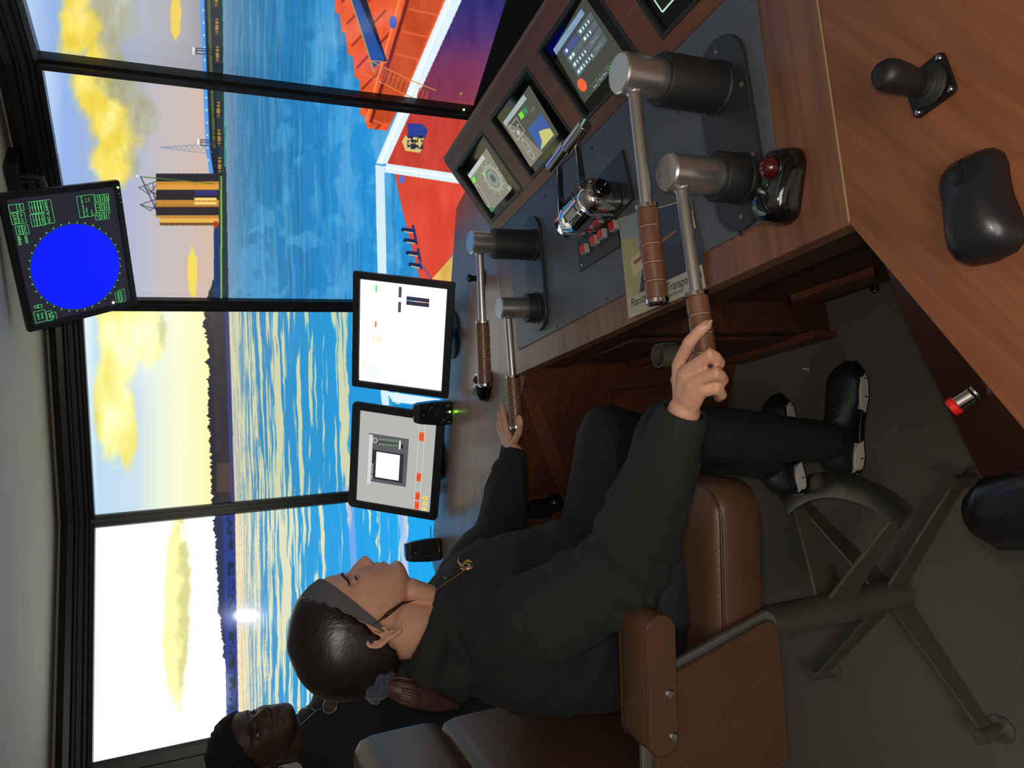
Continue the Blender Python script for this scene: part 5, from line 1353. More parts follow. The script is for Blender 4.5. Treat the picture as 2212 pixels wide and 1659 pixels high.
def eyes(root, body, O, f, l, sc, iris=(58, 36, 24), look=(0, 0), closed=.45, lid=None, which=(1, -1)):
    for sd in which:
        def onface(L, Z, o=0.0):
            q = O + (f * .3 + l * L + V3(0, 0, Z)) * sc; hit, loc, nrm, i_ = body.ray_cast(Vector(q), Vector(-f)); return V3(*loc) + f * o
        c = onface(sd * .031, .1005, -.0078 * sc)
        w = MB(); w.ball(c, .0118 * sc, 20, 14); e = w.build('eye', mat('eye_white', (206, 200, 192), .15), root, smooth=True)
        ld = unit(f + l * sd * look[0] + V3(0, 0, look[1]))
        w = MB(); x, y, z = basis(ld); Rg = []
        for r, h in ((.0058, .0101), (.0056, .0108), (.003, .0117), (.0001, .0120)): Rg.append([c + (ld * h + (x * cos(2 * pi * k / 20) + y * sin(2 * pi * k / 20)) * r) * sc for k in range(20)])
        w.rings(Rg); w.build('iris', mat('iris_%d' % iris[0], iris, .1), e, smooth=True)
        w = MB()   # eyelids: shell over the ball with an opening
        for up_, lo_, hi_ in ((1, radians(-25 + 55 * (1 - closed)), radians(92)), (-1, radians(22), radians(92))):
            Rg = []
            for i in range(9):
                th = lo_ + (hi_ - lo_) * i / 8
                Rg.append([c + (f * cos(th) * cos(a) + V3(0, 0, 1) * up_ * sin(th) + l * cos(th) * sin(a)) * (.0131 * sc) for a in [radians(-92 + 184 * k / 24) for k in range(25)]])
            w.rings(Rg, close=False, cap=False)
        o = w.build('eyelid', lid, root, smooth=True); so = o.modifiers.new('t', 'SOLIDIFY'); so.thickness = .0012
        th = radians(-25 + 55 * (1 - closed)); w = MB()
        w.sweep([c + (f * cos(th) * cos(a) + V3(0, 0, 1) * sin(th) + l * cos(th) * sin(a)) * (.0139 * sc) for a in [radians(-62 + 124 * k / 12) for k in range(13)]], [.0005] + [.0014] * 11 + [.0005], n=6)
        w.build('eyelashes', mat('dark_lash', (14, 10, 10), .6), root, smooth=True)
        w = MB(); P = [onface(sd * (.012 + .040 * u), .1145 + .006 * sin(pi * min(1, u * 1.2 + .05)), .0004) for u in [k / 8 for k in range(9)]]
        w.sweep(P, [(.0016, .0006)] + [(.0026, .0009)] * 6 + [(.0018, .0008), (.001, .0005)], n=8, side=V3(0, 0, 1)); w.build('eyebrow', mat('dark_brow', (28, 20, 18), .7), root, smooth=True)

def finger(w, pts, r):
    P = [np.asarray(p, float) for p in pts]; Q = []; rr = []
    for i in range(len(P) - 1):
        for k in range(3):
            Q.append(P[i] + (P[i + 1] - P[i]) * k / 3)
            rr.append(r * (1.0 - .20 * ((i + k / 3) / (len(P) - 1))) * (1.06 if k == 0 and i > 0 else 1.0))
    Q.append(P[-1]); rr.append(r * .74)
    w.sweep(Q, rr, n=12)

# ------------------------------------------------------------------ the woman
bf = unit(V3(.985, .174, 0)); bl = V3(-bf[1], bf[0], 0)       # her forward, her left
WC = CC + bf * .105 + V3(0, 0, .036)
def st(s, t, z): return WC + bf * s - bl * t + V3(0, 0, z)     # t towards the camera (her right)
SK1 = mat('warm_tan_skin', (204, 152, 126), .46, noise=.06, nscale=60, bump=.05, bscale=500, spec=.4)
LIP1 = mat('lip_rose', (150, 88, 78), .38)
hf = unit(V3(.952, .306, 0)); hlf = V3(-hf[1], hf[0], 0)
woman = thing('person', 'person seated in the chair, black hoodie and grey headband, hands on two levers', 'person', st(0, 0, 0))
HO = WC + hf * (-.004) + V3(0, 0, 1.2175)
HS = 1.02
w = MB(); head_rings(w, HO, hf, hlf, HS, nose=1.0, jaw=1.06, lips=1.0)
ec = ear(w, HO, hf, hlf, -1, HS); ear(w, HO, hf, hlf, 1, HS)
w.sweep([st(.002, 0, 1.12), st(.008, 0, 1.19), st(.022, 0, 1.25), st(.03, 0, 1.30)], [(.058, .062), (.050, .052), (.050, .054), (.05, .05)], n=28, side=bl)
w.sweep([st(.062, 0, 1.17), st(.085, 0, 1.222)], [(.03, .02), (.034, .022)], n=20, side=bl)
TR = [(-.02, .745, .14, .11), (-.025, .80, .155, .12), (-.015, .88, .135, .115), (.0, .96, .135, .12), (.01, 1.04, .130, .115), (.012, 1.10, .125, .10), (.008, 1.140, .10, .070), (.004, 1.18, .075, .055)]
w.sweep([st(s, 0, z) for s, z, a, b in TR], [(a, b) for s, z, a, b in TR], n=36, side=bl)
rs, re = st(-.0, .135, 1.10), st(.085, .275, .930)
rw = V3(*onz(1480, 880, .944))
ls, le = st(-.0, -.135, 1.10), st(.15, -.265, .925)
lw = V3(*onz(1111, 972, .886))
def limb(w, P, R, n=20): 
    Q, q = [], []
    for i in range(len(P) - 1):
        for k in range(4):
            Q.append(P[i] + (P[i + 1] - P[i]) * k / 4); q.append(R[i] + (R[i + 1] - R[i]) * k / 4)
    Q.append(P[-1]); q.append(R[-1]); w.sweep(Q, q, n=n)
limb(w, [rs, re], [.040, .038]); limb(w, [re, rw], [.038, .024]); limb(w, [ls, le], [.040, .038]); limb(w, [le, lw], [.038, .023])
rh, rk, ra = st(-.02, .095, .785), st(.325, .125, .690), st(.280, .115, .270)
lh, lk, la = st(-.02, -.085, .785), st(.352, -.085, .708), st(.250, -.085, .270)
for a, b, c in ((rh, rk, ra), (lh, lk, la)):
    limb(w, [a, b], [.080, .052]); limb(w, [b, c], [.052, .034]); limb(w, [c, c + V3(0, 0, -.025)], [.030, .022])
# right hand closed on the near lever grip
o_ = lambda x, y, z: V3(*onz(x, y, z))
mcp = [o_(1466, 786, .957), o_(1481, 803, .961), o_(1495, 826, .958), o_(1507, 849, .950)]
for m_, r_ in zip(mcp, (.0105, .0115, .011, .010)): w.sweep([rw, (rw + m_) / 2 + V3(0, 0, .001), m_], [.017, .014, r_], n=14)
w.sweep([rw, (rw + mcp[1] + mcp[2]) / 3 + V3(0, 0, -.006), (mcp[1] + mcp[2]) / 2 + V3(0, 0, -.006)], [(.022, .016), (.030, .014), (.030, .012)], n=20, side=unit(mcp[0] - mcp[3]))
finger(w, [mcp[0], o_(1490, 738, .961), o_(1513, 713, .954), o_(1530, 699, .946)], .0098)
finger(w, [mcp[1], o_(1538, 764, .954), o_(1553, 784, .934), o_(1546, 797, .918)], .0102)
finger(w, [mcp[2], o_(1551, 805, .948), o_(1561, 820, .930), o_(1551, 828, .914)], .0098)
finger(w, [mcp[3], o_(1549, 839, .938), o_(1559, 853, .922), o_(1551, 860, .908)], .0088)
finger(w, [rw + (mcp[0] - rw) * .2 + V3(0, 0, -.008), o_(1462, 820, .928), o_(1478, 782, .912), o_(1494, 752, .905)], .011)
# left hand round the far lever grip
lm = [o_(1096, 936, .893), o_(1091, 940, .888), o_(1087, 946, .881), o_(1088, 953, .873)]
for m_ in lm: w.sweep([lw, m_], [.014, .0095], n=14)
w.sweep([lw, (lm[1] + lm[2]) / 2], [(.020, .012), (.022, .010)], n=16, side=unit(lm[0] - lm[3]))
finger(w, [lm[0], o_(1090, 905, .896), o_(1087, 888, .895), o_(1085, 874, .893)], .0082)
finger(w, [lm[1], o_(1083, 914, .885), o_(1081, 902, .883), o_(1079, 891, .881)], .0082)
finger(w, [lm[2], o_(1079, 928, .876), o_(1077, 920, .873), o_(1075, 914, .871)], .0078)
finger(w, [lm[3], o_(1083, 941, .867), o_(1080, 934, .863), o_(1078, 928, .861)], .007)
finger(w, [lw + (lm[0] - lw) * .3 + V3(.0, -.012, .004), o_(1121, 934, .893), o_(1124, 914, .897), o_(1122, 900, .898)], .0092)
body = fuse(w, 'body', [SK1, LIP1], woman, .0030, 3, .5)
def lipmask(body, O, f, l, sc, mi=1, z0=.0378, z1=.0572):
    c = vcos(body) - O; F, Lx, Z = (c @ f) / sc, (c @ l) / sc, c[:, 2] / sc
    half = .0215; zz = .047 + (Z - .047)
    m = (F > .115) & (np.abs(Lx) < half) & (Z > .047 - .0095 * (1 - (Lx / half) ** 2)) & (Z < .047 + .0105 * (1 - (Lx / half) ** 2) ** .8)
    fm = [mi if all(m[v] for v in p.vertices) else 0 for p in body.data.polygons]
    body.data.polygons.foreach_set('material_index', fm); body.data.update()
lipmask(body, HO, hf, hlf, HS)
eyes(woman, body, HO, hf, hlf, HS, closed=.6, lid=SK1, look=(0, -.1))
# nail of the index finger
t_ = o_(1531, 697, .9515); w = MB(); w.ball(t_, (.0045, .0062, .0014), 12, 8, axes=(unit(mcp[0] - mcp[1]), unit(o_(1530, 699, .946) - o_(1513, 713, .954)), V3(0, 0, 1))); w.build('nail', mat('pale_nail', (206, 160, 140), .25), woman, smooth=True)

# hair, headband, scrunchie
HAIR = mat('dark_brown_hair', (30, 22, 22), .32, noise=.3, nscale=30, spec=.5)
nt = HAIR.node_tree; bs_ = nt.nodes['Principled BSDF']; tc = nt.nodes.new('ShaderNodeTexCoord'); mp = nt.nodes.new('ShaderNodeMapping')
mp.inputs['Scale'].default_value = (30, 320, 60); nn = nt.nodes.new('ShaderNodeTexNoise'); nn.inputs['Scale'].default_value = 1; nn.inputs['Detail'].default_value = 3
nt.links.new(tc.outputs['Object'], mp.inputs['Vector']); nt.links.new(mp.outputs['Vector'], nn.inputs['Vector']); bp_ = nt.nodes.new('ShaderNodeBump'); bp_.inputs['Strength'].default_value = .5; bp_.inputs['Distance'].default_value = .002
nt.links.new(nn.outputs['Fac'], bp_.inputs['Height']); nt.links.new(bp_.outputs['Normal'], bs_.inputs['Normal'])
def shell(O, f, l, zs, fr, bk, wd, sc=1.0, n=72, ridge=0.0):
    w = MB(); R = []
    for z, a_, b_, c_ in zip(zs, fr, bk, wd):
        c, a = (a_ + b_) / 2, (a_ - b_) / 2
        R.append([O + (f * (c + a * cos(2 * pi * k / n)) + l * c_ * math.copysign(abs(sin(2 * pi * k / n)) ** .94, sin(2 * pi * k / n)) * (1 + ridge * sin(k * 2.4 + z * 60)) + V3(0, 0, 1) * z) * sc for k in range(n)])
    w.rings(R); return w
zs = [.035, .05, .065, .08, .10, .12, .14, .16, .175, .19, .20, .208, .214, .218]
hfr = [.05, .07, .09, .11, .125, .134, .134, .128, .119, .105, .091, .074, .052, .026]
hbk = [-.040, -.056, -.066, -.073, -.078, -.080, -.0785, -.072, -.063, -.048, -.033, -.016, .002, .018]
hwd = [.060, .068, .074, .078, .080, .081, .080, .076, .069, .058, .047, .034, .021, .006]
def hp(s, z): return HO + (hf * s + V3(0, 0, 1) * z) * HS
def bis(w, p, n):  # keep the side n points away from
    bmesh.ops.recalc_face_normals(w.bm, faces=w.bm.faces)
    r = bmesh.ops.bisect_plane(w.bm, geom=w.bm.verts[:] + w.bm.edges[:] + w.bm.faces[:], plane_co=Vector(p), plane_no=Vector(n), clear_outer=True)
    bmesh.ops.holes_fill(w.bm, edges=[e for e in w.bm.edges if e.is_boundary], sides=0)
def pln(a, b):   # plane through profile points a, b, normal pointing forward-down
    d = unit(hf * (b[0] - a[0]) + V3(0, 0, b[1] - a[1])); return unit(np.cross(d, hlf))
w = shell(HO, hf, hlf, zs, hfr, hbk, hwd, HS, ridge=.0)
a, b = (.104, .188), (.030, .070); n_ = pln(a, b)
if n_ @ hf < 0: n_ = -n_
bis(w, hp(*a), n_)
n3_ = pln((.036, .092), (-.006, .050)); n3_ = n3_ if n3_[2] < 0 else -n3_
bis(w, hp(.034, .092), n3_)
hair = w.build('hair', HAIR, woman, smooth='auto', angle=50)
sb = hair.modifiers.new('s', 'SUBSURF'); sb.levels = 1; sb.render_levels = 1
w = shell(HO, hf, hlf, zs, [v - .0015 for v in hfr], [v + .004 for v in hbk], [v - .005 for v in hwd], HS)
n2_ = pln((.128, .156), (.034, .070)); n2_ = n2_ if n2_ @ hf > 0 else -n2_
bis(w, hp(.128, .156), n2_); bis(w, hp(.100, .190), -n_)
hb = w.build('headband', mat('heather_grey_knit', (88, 88, 92), .85, noise=.35, nscale=900, bump=.3, bscale=900), woman, smooth='auto', angle=50)
sp_ = V3(*onplane(818, 1478, WC + hlf * -.03, hlf))
w = MB(); ax_ = unit(hp(-.09, .02) - hp(-.05, .08))
for k in range(14):
    a = k * 2 * pi / 14; x, y, z = basis(ax_); w.ball(sp_ + ax_ * (.008 * sin(k * 2.3)) + (x * cos(a) + y * sin(a)) * .021, (.013, .013, .010 + .003 * sin(k * 1.7)), 12, 8)
fuse(w, 'scrunchie', [mat('blue_grey_velvet', (44, 52, 70), .7, noise=.3, nscale=120, bump=.4, bscale=150, sheen=.3)], woman, .0028, 2)
w = MB()
for dy in (0, .004, .009, .013):
    P = [hp(.036 + dy * .4, .088 - dy), hp(.046 + dy * .5, .060), hp(.062 + dy * .3, .030), hp(.066, .002 + dy)]
    w.sweep([p - hlf * q for p, q in zip(P, (.074, .069, .062, .050))], [.0011, .0009, .0007, .0004], n=6)
w.build('hair_strand', mat('auburn_strand', (58, 36, 30), .5), woman, smooth=True)

# hoodie
HOOD = mat('black_hoodie_fleece', (27, 27, 27), .9, noise=.12, nscale=400, bump=.25, bscale=700)
w = MB()
TR = [(-.018, .765, .185, .175), (-.016, .82, .192, .182), (-.010, .89, .182, .186), (-.010, .96, .178, .180), (.0, 1.03, .178, .165), (.010, 1.085, .182, .145), (.012, 1.13, .166, .112), (.006, 1.162, .122, .086), (.004, 1.185, .074, .070)]
w.sweep([st(s, 0, z) for s, z, a, b in TR], [(a, b) for s, z, a, b in TR], n=48, side=bl, dome=False)
limb(w, [st(-.0, .095, 1.118), st(.030, .205, 1.045), re], [.060, .080, .074], 28); limb(w, [re, re + (rw - re) * .35, re + (rw - re) * .78], [.076, .066, .052], 28)
limb(w, [st(-.0, -.095, 1.118), st(.05, -.20, 1.045), le], [.060, .074, .062], 28); limb(w, [le, le + (lw - le) * .45, le + (lw - le) * .78], [.062, .052, .043], 28)
# hood lying round the neck
for P, R in (([st(.080, -.045, 1.150), st(.055, -.075, 1.180), st(.0, -.085, 1.205), st(-.055, -.05, 1.215), st(-.07, 0, 1.215), st(-.055, .05, 1.215), st(.0, .085, 1.205), st(.055, .075, 1.180), st(.080, .045, 1.150)], [.014, .02, .026, .032, .036, .032, .026, .02, .014]),
             ([st(-.055, -.06, 1.165), st(-.085, 0, 1.14), st(-.055, .06, 1.165)], [.035, .045, .035])):
    w.sweep(P, R, n=16)
hood = fuse(w, 'hoodie', [HOOD], woman, .0055, 14, .6)
c = vcos(hood); nv = vnorms(hood)
def fold(c, d, fr, seed, wb):
    u = (c - CC) @ d; x = (c - CC) @ bl; return np.sin(u * fr + (fbm(x * 9 + 50, c[:, 2] * 9 + 40, seed) - .5) * wb)
armw = np.exp(-((c - re) ** 2).sum(1) / .012); larm = unit(rw - re)
dsp = .0030 * fold(c, unit(bf * .4 + V3(0, 0, 1)), 70, 3, 14) * (fbm((c[:, 0]) * 7 + 60, c[:, 2] * 7 + 60, 9) > .3)
dsp += .0075 * armw * np.sin(((c - re) @ unit(larm + unit(re - rs))) * 130 + 2 * fbm(c[:, 0] * 20 + 70, c[:, 1] * 20 + 60, 5))
dsp += .0060 * (fbm(c[:, 0] * 14 + 60, c[:, 2] * 14 + 60, 21) - .5) * 2 + .003 * (fbm(c[:, 1] * 22 + 60, c[:, 2] * 22 + 60, 25) - .5) * 2
dsp += .006 * np.exp(-((c[:, 2] - .80) / .05) ** 2) * np.sin(c[:, 0] * 60 + c[:, 1] * 40)
setcos(hood, c + nv * dsp[:, None])
def cuff(name, a, b, r0, r1, mt, parent):
    x, y, z = basis(b - a); w = MB(); n = 72; R = []
    for t in (0, .06, .12, .3, .5, .7, .88, .95, 1.0):
        r = r0 + (r1 - r0) * t + (.0015 if t in (.06, .12, .3, .5, .7, .88) else -.002)
        R.append([a + (b - a) * t + (x * cos(2 * pi * k / n) + y * sin(2 * pi * k / n)) * (r + (.0009 if k % 2 else -.0009)) for k in range(n)])
    w.rings(R, cap=False); o = w.build(name, mt, parent, smooth=True); s = o.modifiers.new('t', 'SOLIDIFY'); s.thickness = .003; return o
RIB = mat('ribbed_cuff_knit', (29, 30, 30), .9, bump=.2, bscale=600)
cuff('cuff', re + (rw - re) * .78, re + (rw - re) * .985, .0425, .0355, RIB, woman)
cuff('cuff', le + (lw - le) * .77, le + (lw - le) * .98, .036, .030, RIB, woman)
# gold print and necklace on the chest
q0 = None
def chest(x, y, d=.0): 
    dr = unit(ray(x, y)); hit, loc, nrm, idx = hood.ray_cast(Vector(CAMP), Vector(dr))
    return (V3(*loc) + V3(*nrm) * .0012 + dr * d) if hit else onplane(x, y, st(.0, .02, 0), bl)
PONY = mat('reddish_brown_hair', (66, 42, 40), .45, noise=.3, nscale=60, bump=.06, bscale=400)
w = MB(); e1 = hp(-.108, -.075)
P = [sp_] + [chest(x, y) + unit(CAMP - chest(x, y)) * .004 for x, y in ((862, 1484), (900, 1496), (945, 1512), (988, 1526))]
P[1] = (P[0] + P[2]) / 2 - hlf * .012
w.sweep([V3(*q) for q in P], [(.013, .012), (.023, .019), (.026, .021), (.020, .015), (.006, .005)], n=24, side=bl); 
rnd = random.Random(4)
for k in range(44):
    a = rnd.random() * 2 * pi; q = [V3(*p) + (bl * cos(a) + unit(V3(*(P[1] - P[0]))) * 0 + bf * sin(a)) * r_ for p, r_ in zip(P, (.010, .0215, .024, .018, .004))]
    w.sweep(q, [.0016, .0026, .0026, .002, .0008], n=6)
w.build('ponytail', PONY, woman, smooth=True)
GOLD = mat('gold_print', (206, 178, 84), .35, .3)
for P in (((992, 1196), (990, 1204), (996, 1212), (1004, 1216)), ((1000, 1210), (1010, 1208), (1016, 1212), (1018, 1220)), ((996, 1218), (1002, 1222), (1008, 1222)), ((1002, 1206), (1012, 1202), (1020, 1206)), ((961, 1238), (963, 1240))):
    w = MB(); w.sweep([chest(x, y + 10) for x, y in P], [(.0011, .0011)] + [(.0024, .0010)] * (len(P) - 2) + [(.0010, .0010)], n=8); w.build('gold_print', GOLD, woman, smooth=True)
w = MB(); NP = [(930, 1282), (945, 1275), (962, 1262), (980, 1250), (998, 1238), (1003, 1234)]
P = [chest(*q, -.001) for q in NP]; w.sweep(P, [.0011] * len(P), n=8); w.build('necklace', mat('rose_gold', (176, 132, 104), .3, .9), woman, smooth=True)
w = MB(); P = [chest(*q, -.002) for q in ((1004, 1233), (1010, 1230), (1018, 1227), (1025, 1226))]; w.sweep(P, [.002, .0042, .0036, .0016], n=10); w.build('pendant', mat('rose_gold', (176, 132, 104), .3, .9), woman, smooth=True)

# leggings
LEG = mat('black_leggings', (22, 23, 27), .75, noise=.08, nscale=300, bump=.1, bscale=500)
w = MB(); w.sweep([st(-.05, 0, .735), st(-.04, 0, .80), st(-.02, 0, .86)], [(.17, .12), (.18, .135), (.15, .12)], n=32, side=bl)
for a, b, c in ((rh, rk, ra), (lh, lk, la)):
    limb(w, [a, (a + b) / 2, b], [.100, .092, .068], 28); limb(w, [b, b + (c - b) * .35, c + V3(0, 0, -.02)], [.062, .061, .042], 28); w.ball(b + bf * .004, .063)
lg_ = fuse(w, 'leggings', [LEG], woman, .0055, 5, .5)
c = vcos(lg_); nv = vnorms(lg_); setcos(lg_, c + nv * (.0028 * (fbm(c[:, 0] * 18 + 50, c[:, 2] * 18 + 50, 11) - .5) * 2)[:, None])

# shoes
def shoe(label_l, heel, toe, z, ankle, parent):
    heel = V3(heel[0], heel[1], z); toe = V3(toe[0], toe[1], z); d = unit(toe - heel); s = V3(-d[1], d[0], 0); L = np.linalg.norm(toe - heel)
    UP = mat('black_shoe_upper', (20, 20, 22), .55, bump=.2, bscale=120)
    N = 22; R = []
    wz = lambda t: np.interp(t, [0, .05, .15, .35, .5, .7, .85, .95, 1], [.012, .030, .035, .031, .035, .046, .044, .028, .008])
    hz = lambda t: np.interp(t, [0, .05, .15, .28, .38, .5, .7, .88, .97, 1], [.045, .088, .105, .108, .098, .074, .058, .050, .036, .02])
    for i in range(N):
        t = i / (N - 1); c = heel + d * L * t; wd, h = wz(t), hz(t); r = []
        for k in range(28):
            a = 2 * pi * k / 28; y = sin(a); x = cos(a); zz = .012 + (h - .012) * (.5 + .5 * y); sh = 1 - .42 * max(0, y) ** 1.5 * (1 if t < .5 else .7)
            r.append(c + s * wd * math.copysign(abs(x) ** .7, x) * sh + V3(0, 0, zz))
        R.append(r)
    sh_ = MB(); sh_.rings(R); limb(sh_, [ankle + V3(0, 0, -.03), ankle + V3(0, 0, .02)], [.040, .040])
    o = fuse(sh_, 'shoe', [UP], parent, .004, 4, .5)
    def sole(t0, t1, z0, z1, grow, mt, nm_, side=None):
        w = MB(); R = []; n = 14
        for i in range(n):
            t = t0 + (t1 - t0) * i / (n - 1); c = heel + d * L * t; wd = wz(min(max(t, .01), .99)) + grow
            zz = z0 + .002 + (z1 - z0 - .002) * (abs(sin(pi * i / (n - 1))) ** .6 if z1 > .02 else 1); R.append([c + s * wd + V3(0, 0, z0), c + s * (wd + .001) + V3(0, 0, zz), c - s * (wd + .001) + V3(0, 0, zz), c - s * wd + V3(0, 0, z0)])
        w.rings(R); return w.build(nm_, mt, o, smooth='auto', angle=40, bevel=.002)
    sole(-.01, 1.01, 0.0, .018, .001, SATIN, 'sole')
    WH = mat('off_white_midsole', (196, 188, 178), .5)
    sole(-.015, .30, .004, .036, .0015, WH, 'midsole'); sole(.55, .90, .004, .032, .0015, WH, 'midsole')
    w = MB()
    for i in range(6):
        t = .42 + i * .055; c = heel + d * L * t + V3(0, 0, hz(t) + .002); w.sweep([c + s * .020 - V3(0, 0, .006), c, c - s * .020 - V3(0, 0, .006)], [.0024] * 3, n=8)
    w.build('laces', mat('black_lace', (26, 26, 28), .8), o, smooth=True)
    return o, heel, d, s, L
SZ = RZ + .0045
o, hl_, d, s, L = shoe('', st(.205, .095, 0), st(.455, .150, 0), SZ, ra, woman)
w = MB(); c = ra + nc * .040 + V3(0, 0, -.02)
p = Print(onplane(1790, 938, hl_ - s * .036, s) - s * .004, d, V3(0, 0, 1), lit=False)
for a, b in (((0, 0), (.005, .010)), ((0, 0), (-.006, .008)), ((0, 0), (-.001, -.010)), ((-.001, -.01), (.004, -.012))): p.line(a, b, .0018, (214, 210, 206))
p.build('emblem', o)
shoe('', st(.165, -.080, 0), st(.420, -.095, 0), SZ, la, woman)

# ------------------------------------------------------------------ the man behind the chair
mc_ = V3(*at(545, 1606, 1.97)); mf = unit(V3(.90, -.44, 0)); ml = V3(-mf[1], mf[0], 0)
SK2 = mat('deep_brown_skin', (68, 48, 40), .5, noise=.06, nscale=60, bump=.05, bscale=500, spec=.35); LIP2 = mat('lip_brown', (92, 58, 54), .45)
MO = V3(mc_[0], mc_[1], 0) - mf * .045; zt_ = at(437, 1600, 1.97)[2]; MS = 1.06; MO = MO + V3(0, 0, zt_ - .226 * MS)
tf = unit(V3(.62, -.78, 0)); tl = V3(-tf[1], tf[0], 0); mz = MO[2]
base = V3(mc_[0], mc_[1], 0) - tf * .02 + V3(-.02, .02, 0)
man = thing('person', 'person standing behind the chair, black shirt and round medallion, mouth open', 'person', base)
def mt_(s, t, z): return base + tf * s + tl * t + V3(0, 0, z)
w = MB(); head_rings(w, MO, mf, ml, MS, nose=1.15, jaw=1.12, lips=1.5, open_mouth=.9)
e1 = ear(w, MO, mf, ml, -1, MS); ear(w, MO, mf, ml, 1, MS)
ng = MO + mf * .03 * MS
w.sweep([mt_(0, 0, mz - .10), mt_(.005, 0, mz - .04), V3(ng[0], ng[1], mz + .03), V3(ng[0], ng[1], mz + .08)], [(.068, .062), (.058, .058), (.056, .058), (.055, .055)], n=28, side=tl)
TM = [(0, .86, .15, .11), (0, .95, .14, .105), (0, 1.05, .145, .11), (0, mz - .20, .16, .11), (0, mz - .13, .155, .095), (0, mz - .085, .12, .075), (0, mz - .055, .08, .06)]
w.sweep([mt_(s, 0, z) for s, z, a, b in TM], [(a, b) for s, z, a, b in TM], n=36, side=tl)
for sg in (1, -1):
    sh, el, wr = mt_(0, sg * .155, mz - .145), mt_(-.02, sg * .235, mz - .38), mt_(.05, sg * .235, mz - .60)
    limb(w, [sh, el], [.056, .042]); limb(w, [el, wr], [.042, .027]); hd = wr + V3(0, 0, -.08) + tf * .01
    w.sweep([wr, (wr + hd) / 2, hd], [(.020, .026), (.015, .036), (.013, .036)], n=16, side=tl)
    for k in range(4): f0 = hd + tf * (.028 - .018 * k); finger(w, [f0, f0 + V3(0, 0, -.035) + tf * .004, f0 + V3(0, 0, -.058) - tl * sg * .008, f0 + V3(0, 0, -.074 + .008 * abs(k - 1.5)) - tl * sg * .018], .0088)
    f0 = wr + V3(0, 0, -.03) + tf * .03; finger(w, [f0, f0 + V3(0, 0, -.03) + tf * .018, f0 + V3(0, 0, -.055) + tf * .02], .010)
    hp_, kn_, an_ = mt_(0, sg * .09, .82), mt_(.01, sg * .10, .45), mt_(0, sg * .10, .09)
    limb(w, [hp_, kn_], [.085, .056]); limb(w, [kn_, an_], [.056, .037]); limb(w, [an_, an_ + tf * .12 + V3(0, 0, -.05)], [.034, .026])
mb_ = fuse(w, 'body', [SK2, LIP2], man, .0034, 3, .5)
lipmask(mb_, MO, mf, ml, MS)
w = MB(); q = MO + (mf * .118 + V3(0, 0, .052)) * MS; w.ball(q, (.014, .006, .0035), 12, 8, axes=(ml, mf, V3(0, 0, 1))); w.build('teeth', mat('teeth_white', (190, 182, 168), .3), man, smooth=True)
eyes(man, mb_, MO, mf, ml, MS, iris=(30, 20, 16), closed=.5, lid=SK2)
zs = [.09, .11, .13, .15, .17, .185, .198, .208, .216, .222]
w = shell(MO, mf, ml, zs, [.06, .10, .131, .133, .126, .115, .098, .076, .05, .024], [-.060, -.066, -.068, -.067, -.058, -.046, -.030, -.012, .004, .016], [.076, .078, .079, .077, .069, .058, .045, .031, .018, .005], MS, n=64)
a, b = (.124, .158), (.035, .085); d = unit(mf * (b[0] - a[0]) + V3(0, 0, b[1] - a[1])); n_ = unit(np.cross(d, ml)); n_ = n_ if n_ @ mf > 0 else -n_
bis(w, MO + (mf * a[0] + V3(0, 0, a[1])) * MS, n_)
AF = mat('short_curly_black_hair', (18, 15, 14), .85, bump=.8, bscale=260)
hh_ = w.build('hair', AF, man)
r = hh_.modifiers.new('r', 'REMESH'); r.mode = 'VOXEL'; r.voxel_size = .003
hh_ = evaluated(hh_, 'hair', [AF], man)
c = vcos(hh_); nv = vnorms(hh_); setcos(hh_, c + nv * ((vnoise(c[:, 0] * 150 + 300, c[:, 1] * 150 + 200 + c[:, 2] * 170, 6) - .3) * .007)[:, None])
w = MB(); w.ball(e1 - V3(0, 0, .024) - ml * .006, .0034); w.build('ear_stud', mat('silver_stud', (230, 230, 226), .1, 1.0), man, smooth=True)
SHIRT = mat('black_shirt', (26, 27, 30), .85, noise=.1, nscale=300, bump=.15, bscale=500)
w = MB(); TM2 = [(0, .80, .165, .135), (0, .95, .155, .125), (0, 1.05, .17, .13), (0, mz - .20, .20, .138), (0, mz - .13, .205, .122), (0, mz - .085, .165, .10), (0, mz - .052, .092, .076)]
w.sweep([mt_(s, 0, z) for s, z, a, b in TM2], [(a, b) for s, z, a, b in TM2], n=44, side=tl, dome=False)
for sg in (1, -1):
    sh, el, wr = mt_(0, sg * .155, mz - .145), mt_(-.02, sg * .235, mz - .38), mt_(.05, sg * .235, mz - .58); limb(w, [sh, sh * .6 + el * .4 + tl * sg * .012, el], [.070, .076, .062], 24); limb(w, [el, wr], [.060, .042], 24)
w.sweep([mt_(.07, 0, mz - .085), mt_(.055, .06, mz - .055), mt_(-.02, .075, mz - .03), mt_(-.06, 0, mz - .02), mt_(-.02, -.075, mz - .03), mt_(.055, -.06, mz - .055), mt_(.07, 0, mz - .085)], [.018] * 7, n=12)
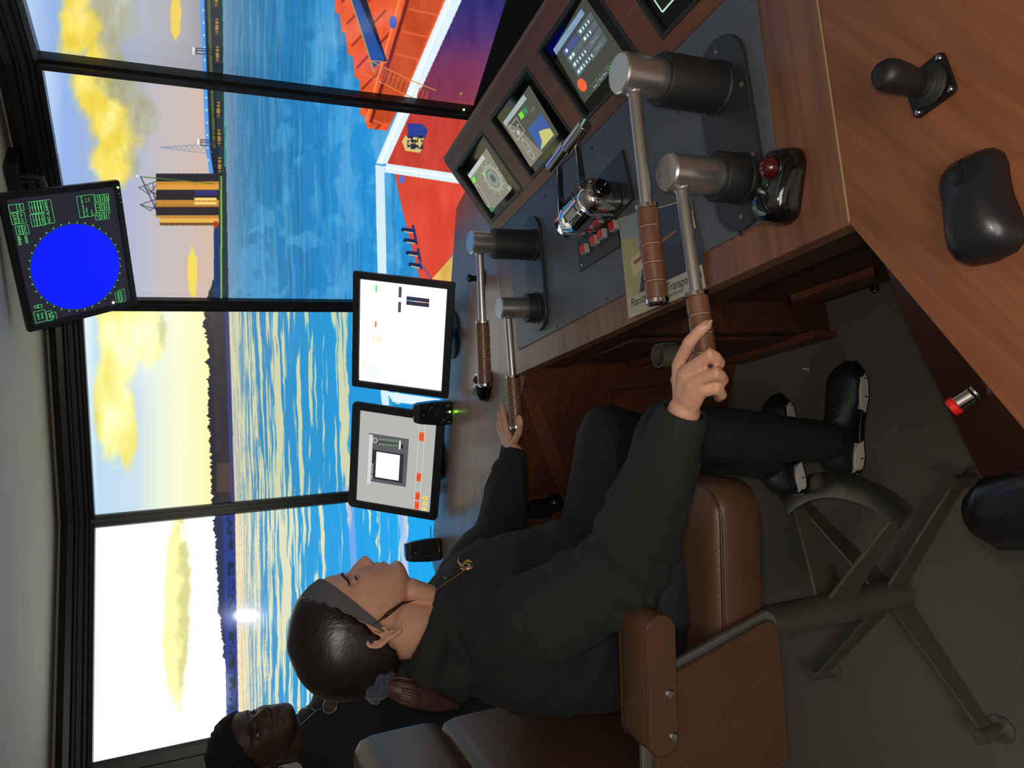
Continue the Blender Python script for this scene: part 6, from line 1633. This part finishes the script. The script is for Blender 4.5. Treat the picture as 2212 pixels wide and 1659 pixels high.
w.sweep([mt_(-.005, 0, mz - .075), mt_(.0, 0, mz - .045), V3(ng[0], ng[1], mz - .012) - mf * .004], [(.085, .078), (.072, .068), (.066, .064)], n=28, side=tl)
shirt = fuse(w, 'shirt', [SHIRT], man, .0065, 16, .6)
c = vcos(shirt); nv = vnorms(shirt); setcos(shirt, c + nv * (.005 * (fbm(c[:, 0] * 12 + 60, c[:, 2] * 12 + 60, 13) - .5) * 2)[:, None])
w = MB(); w.sweep([mt_(0, 0, .80), mt_(0, 0, .90)], [(.15, .12), (.15, .12)], n=32, side=tl)
for sg in (1, -1):
    hp_, kn_, an_ = mt_(0, sg * .09, .80), mt_(.01, sg * .10, .45), mt_(0, sg * .10, .08); limb(w, [hp_, kn_], [.10, .072], 24); limb(w, [kn_, an_], [.072, .055], 24)
fuse(w, 'trousers', [LEG], man, .007, 4, .5)
for sg in (1, -1): shoe('', mt_(-.07, sg * .10, 0), mt_(.20, sg * .12, 0), .001, mt_(0, sg * .10, .12), man)
def onshirt(x, y, o=.0015):
    dr = unit(ray(x, y)); hit, loc, nrm, idx = shirt.ray_cast(Vector(CAMP), Vector(dr))
    return (V3(*loc) + V3(*nrm) * o, V3(*nrm)) if hit else (onplane(x, y, base, tf), tf)
P = [onshirt(*q)[0] for q in ((640, 1575), (655, 1562), (670, 1548), (683, 1536))]; P2 = [onshirt(*q)[0] for q in ((640, 1528), (660, 1530), (675, 1532), (683, 1536), (694, 1532))]
w = MB(); w.sweep(P, [.0013] * 4, n=8); w.sweep(P2, [.0009] * 5, n=8); w.build('neck_chain', mat('silver_chain', (190, 188, 182), .25, 1.0), man, smooth=True)
q, nr = onshirt(715, 1524, .003)
w = MB(); w.lathe(q, nr, [(.0225, -.001), (.0225, .001), (.021, .0018), (.001, .0018)], n=36); md_ = w.build('medallion', mat('bronze_medallion', (96, 74, 62), .35, .5, noise=.4, nscale=200), man, smooth='auto')
w = MB(); w.torus(q + nr * .0015, nr, .0222, .0013, 40, 8); w.build('rim', mat('silver_chain', (190, 188, 182), .25, 1.0), md_, smooth=True)
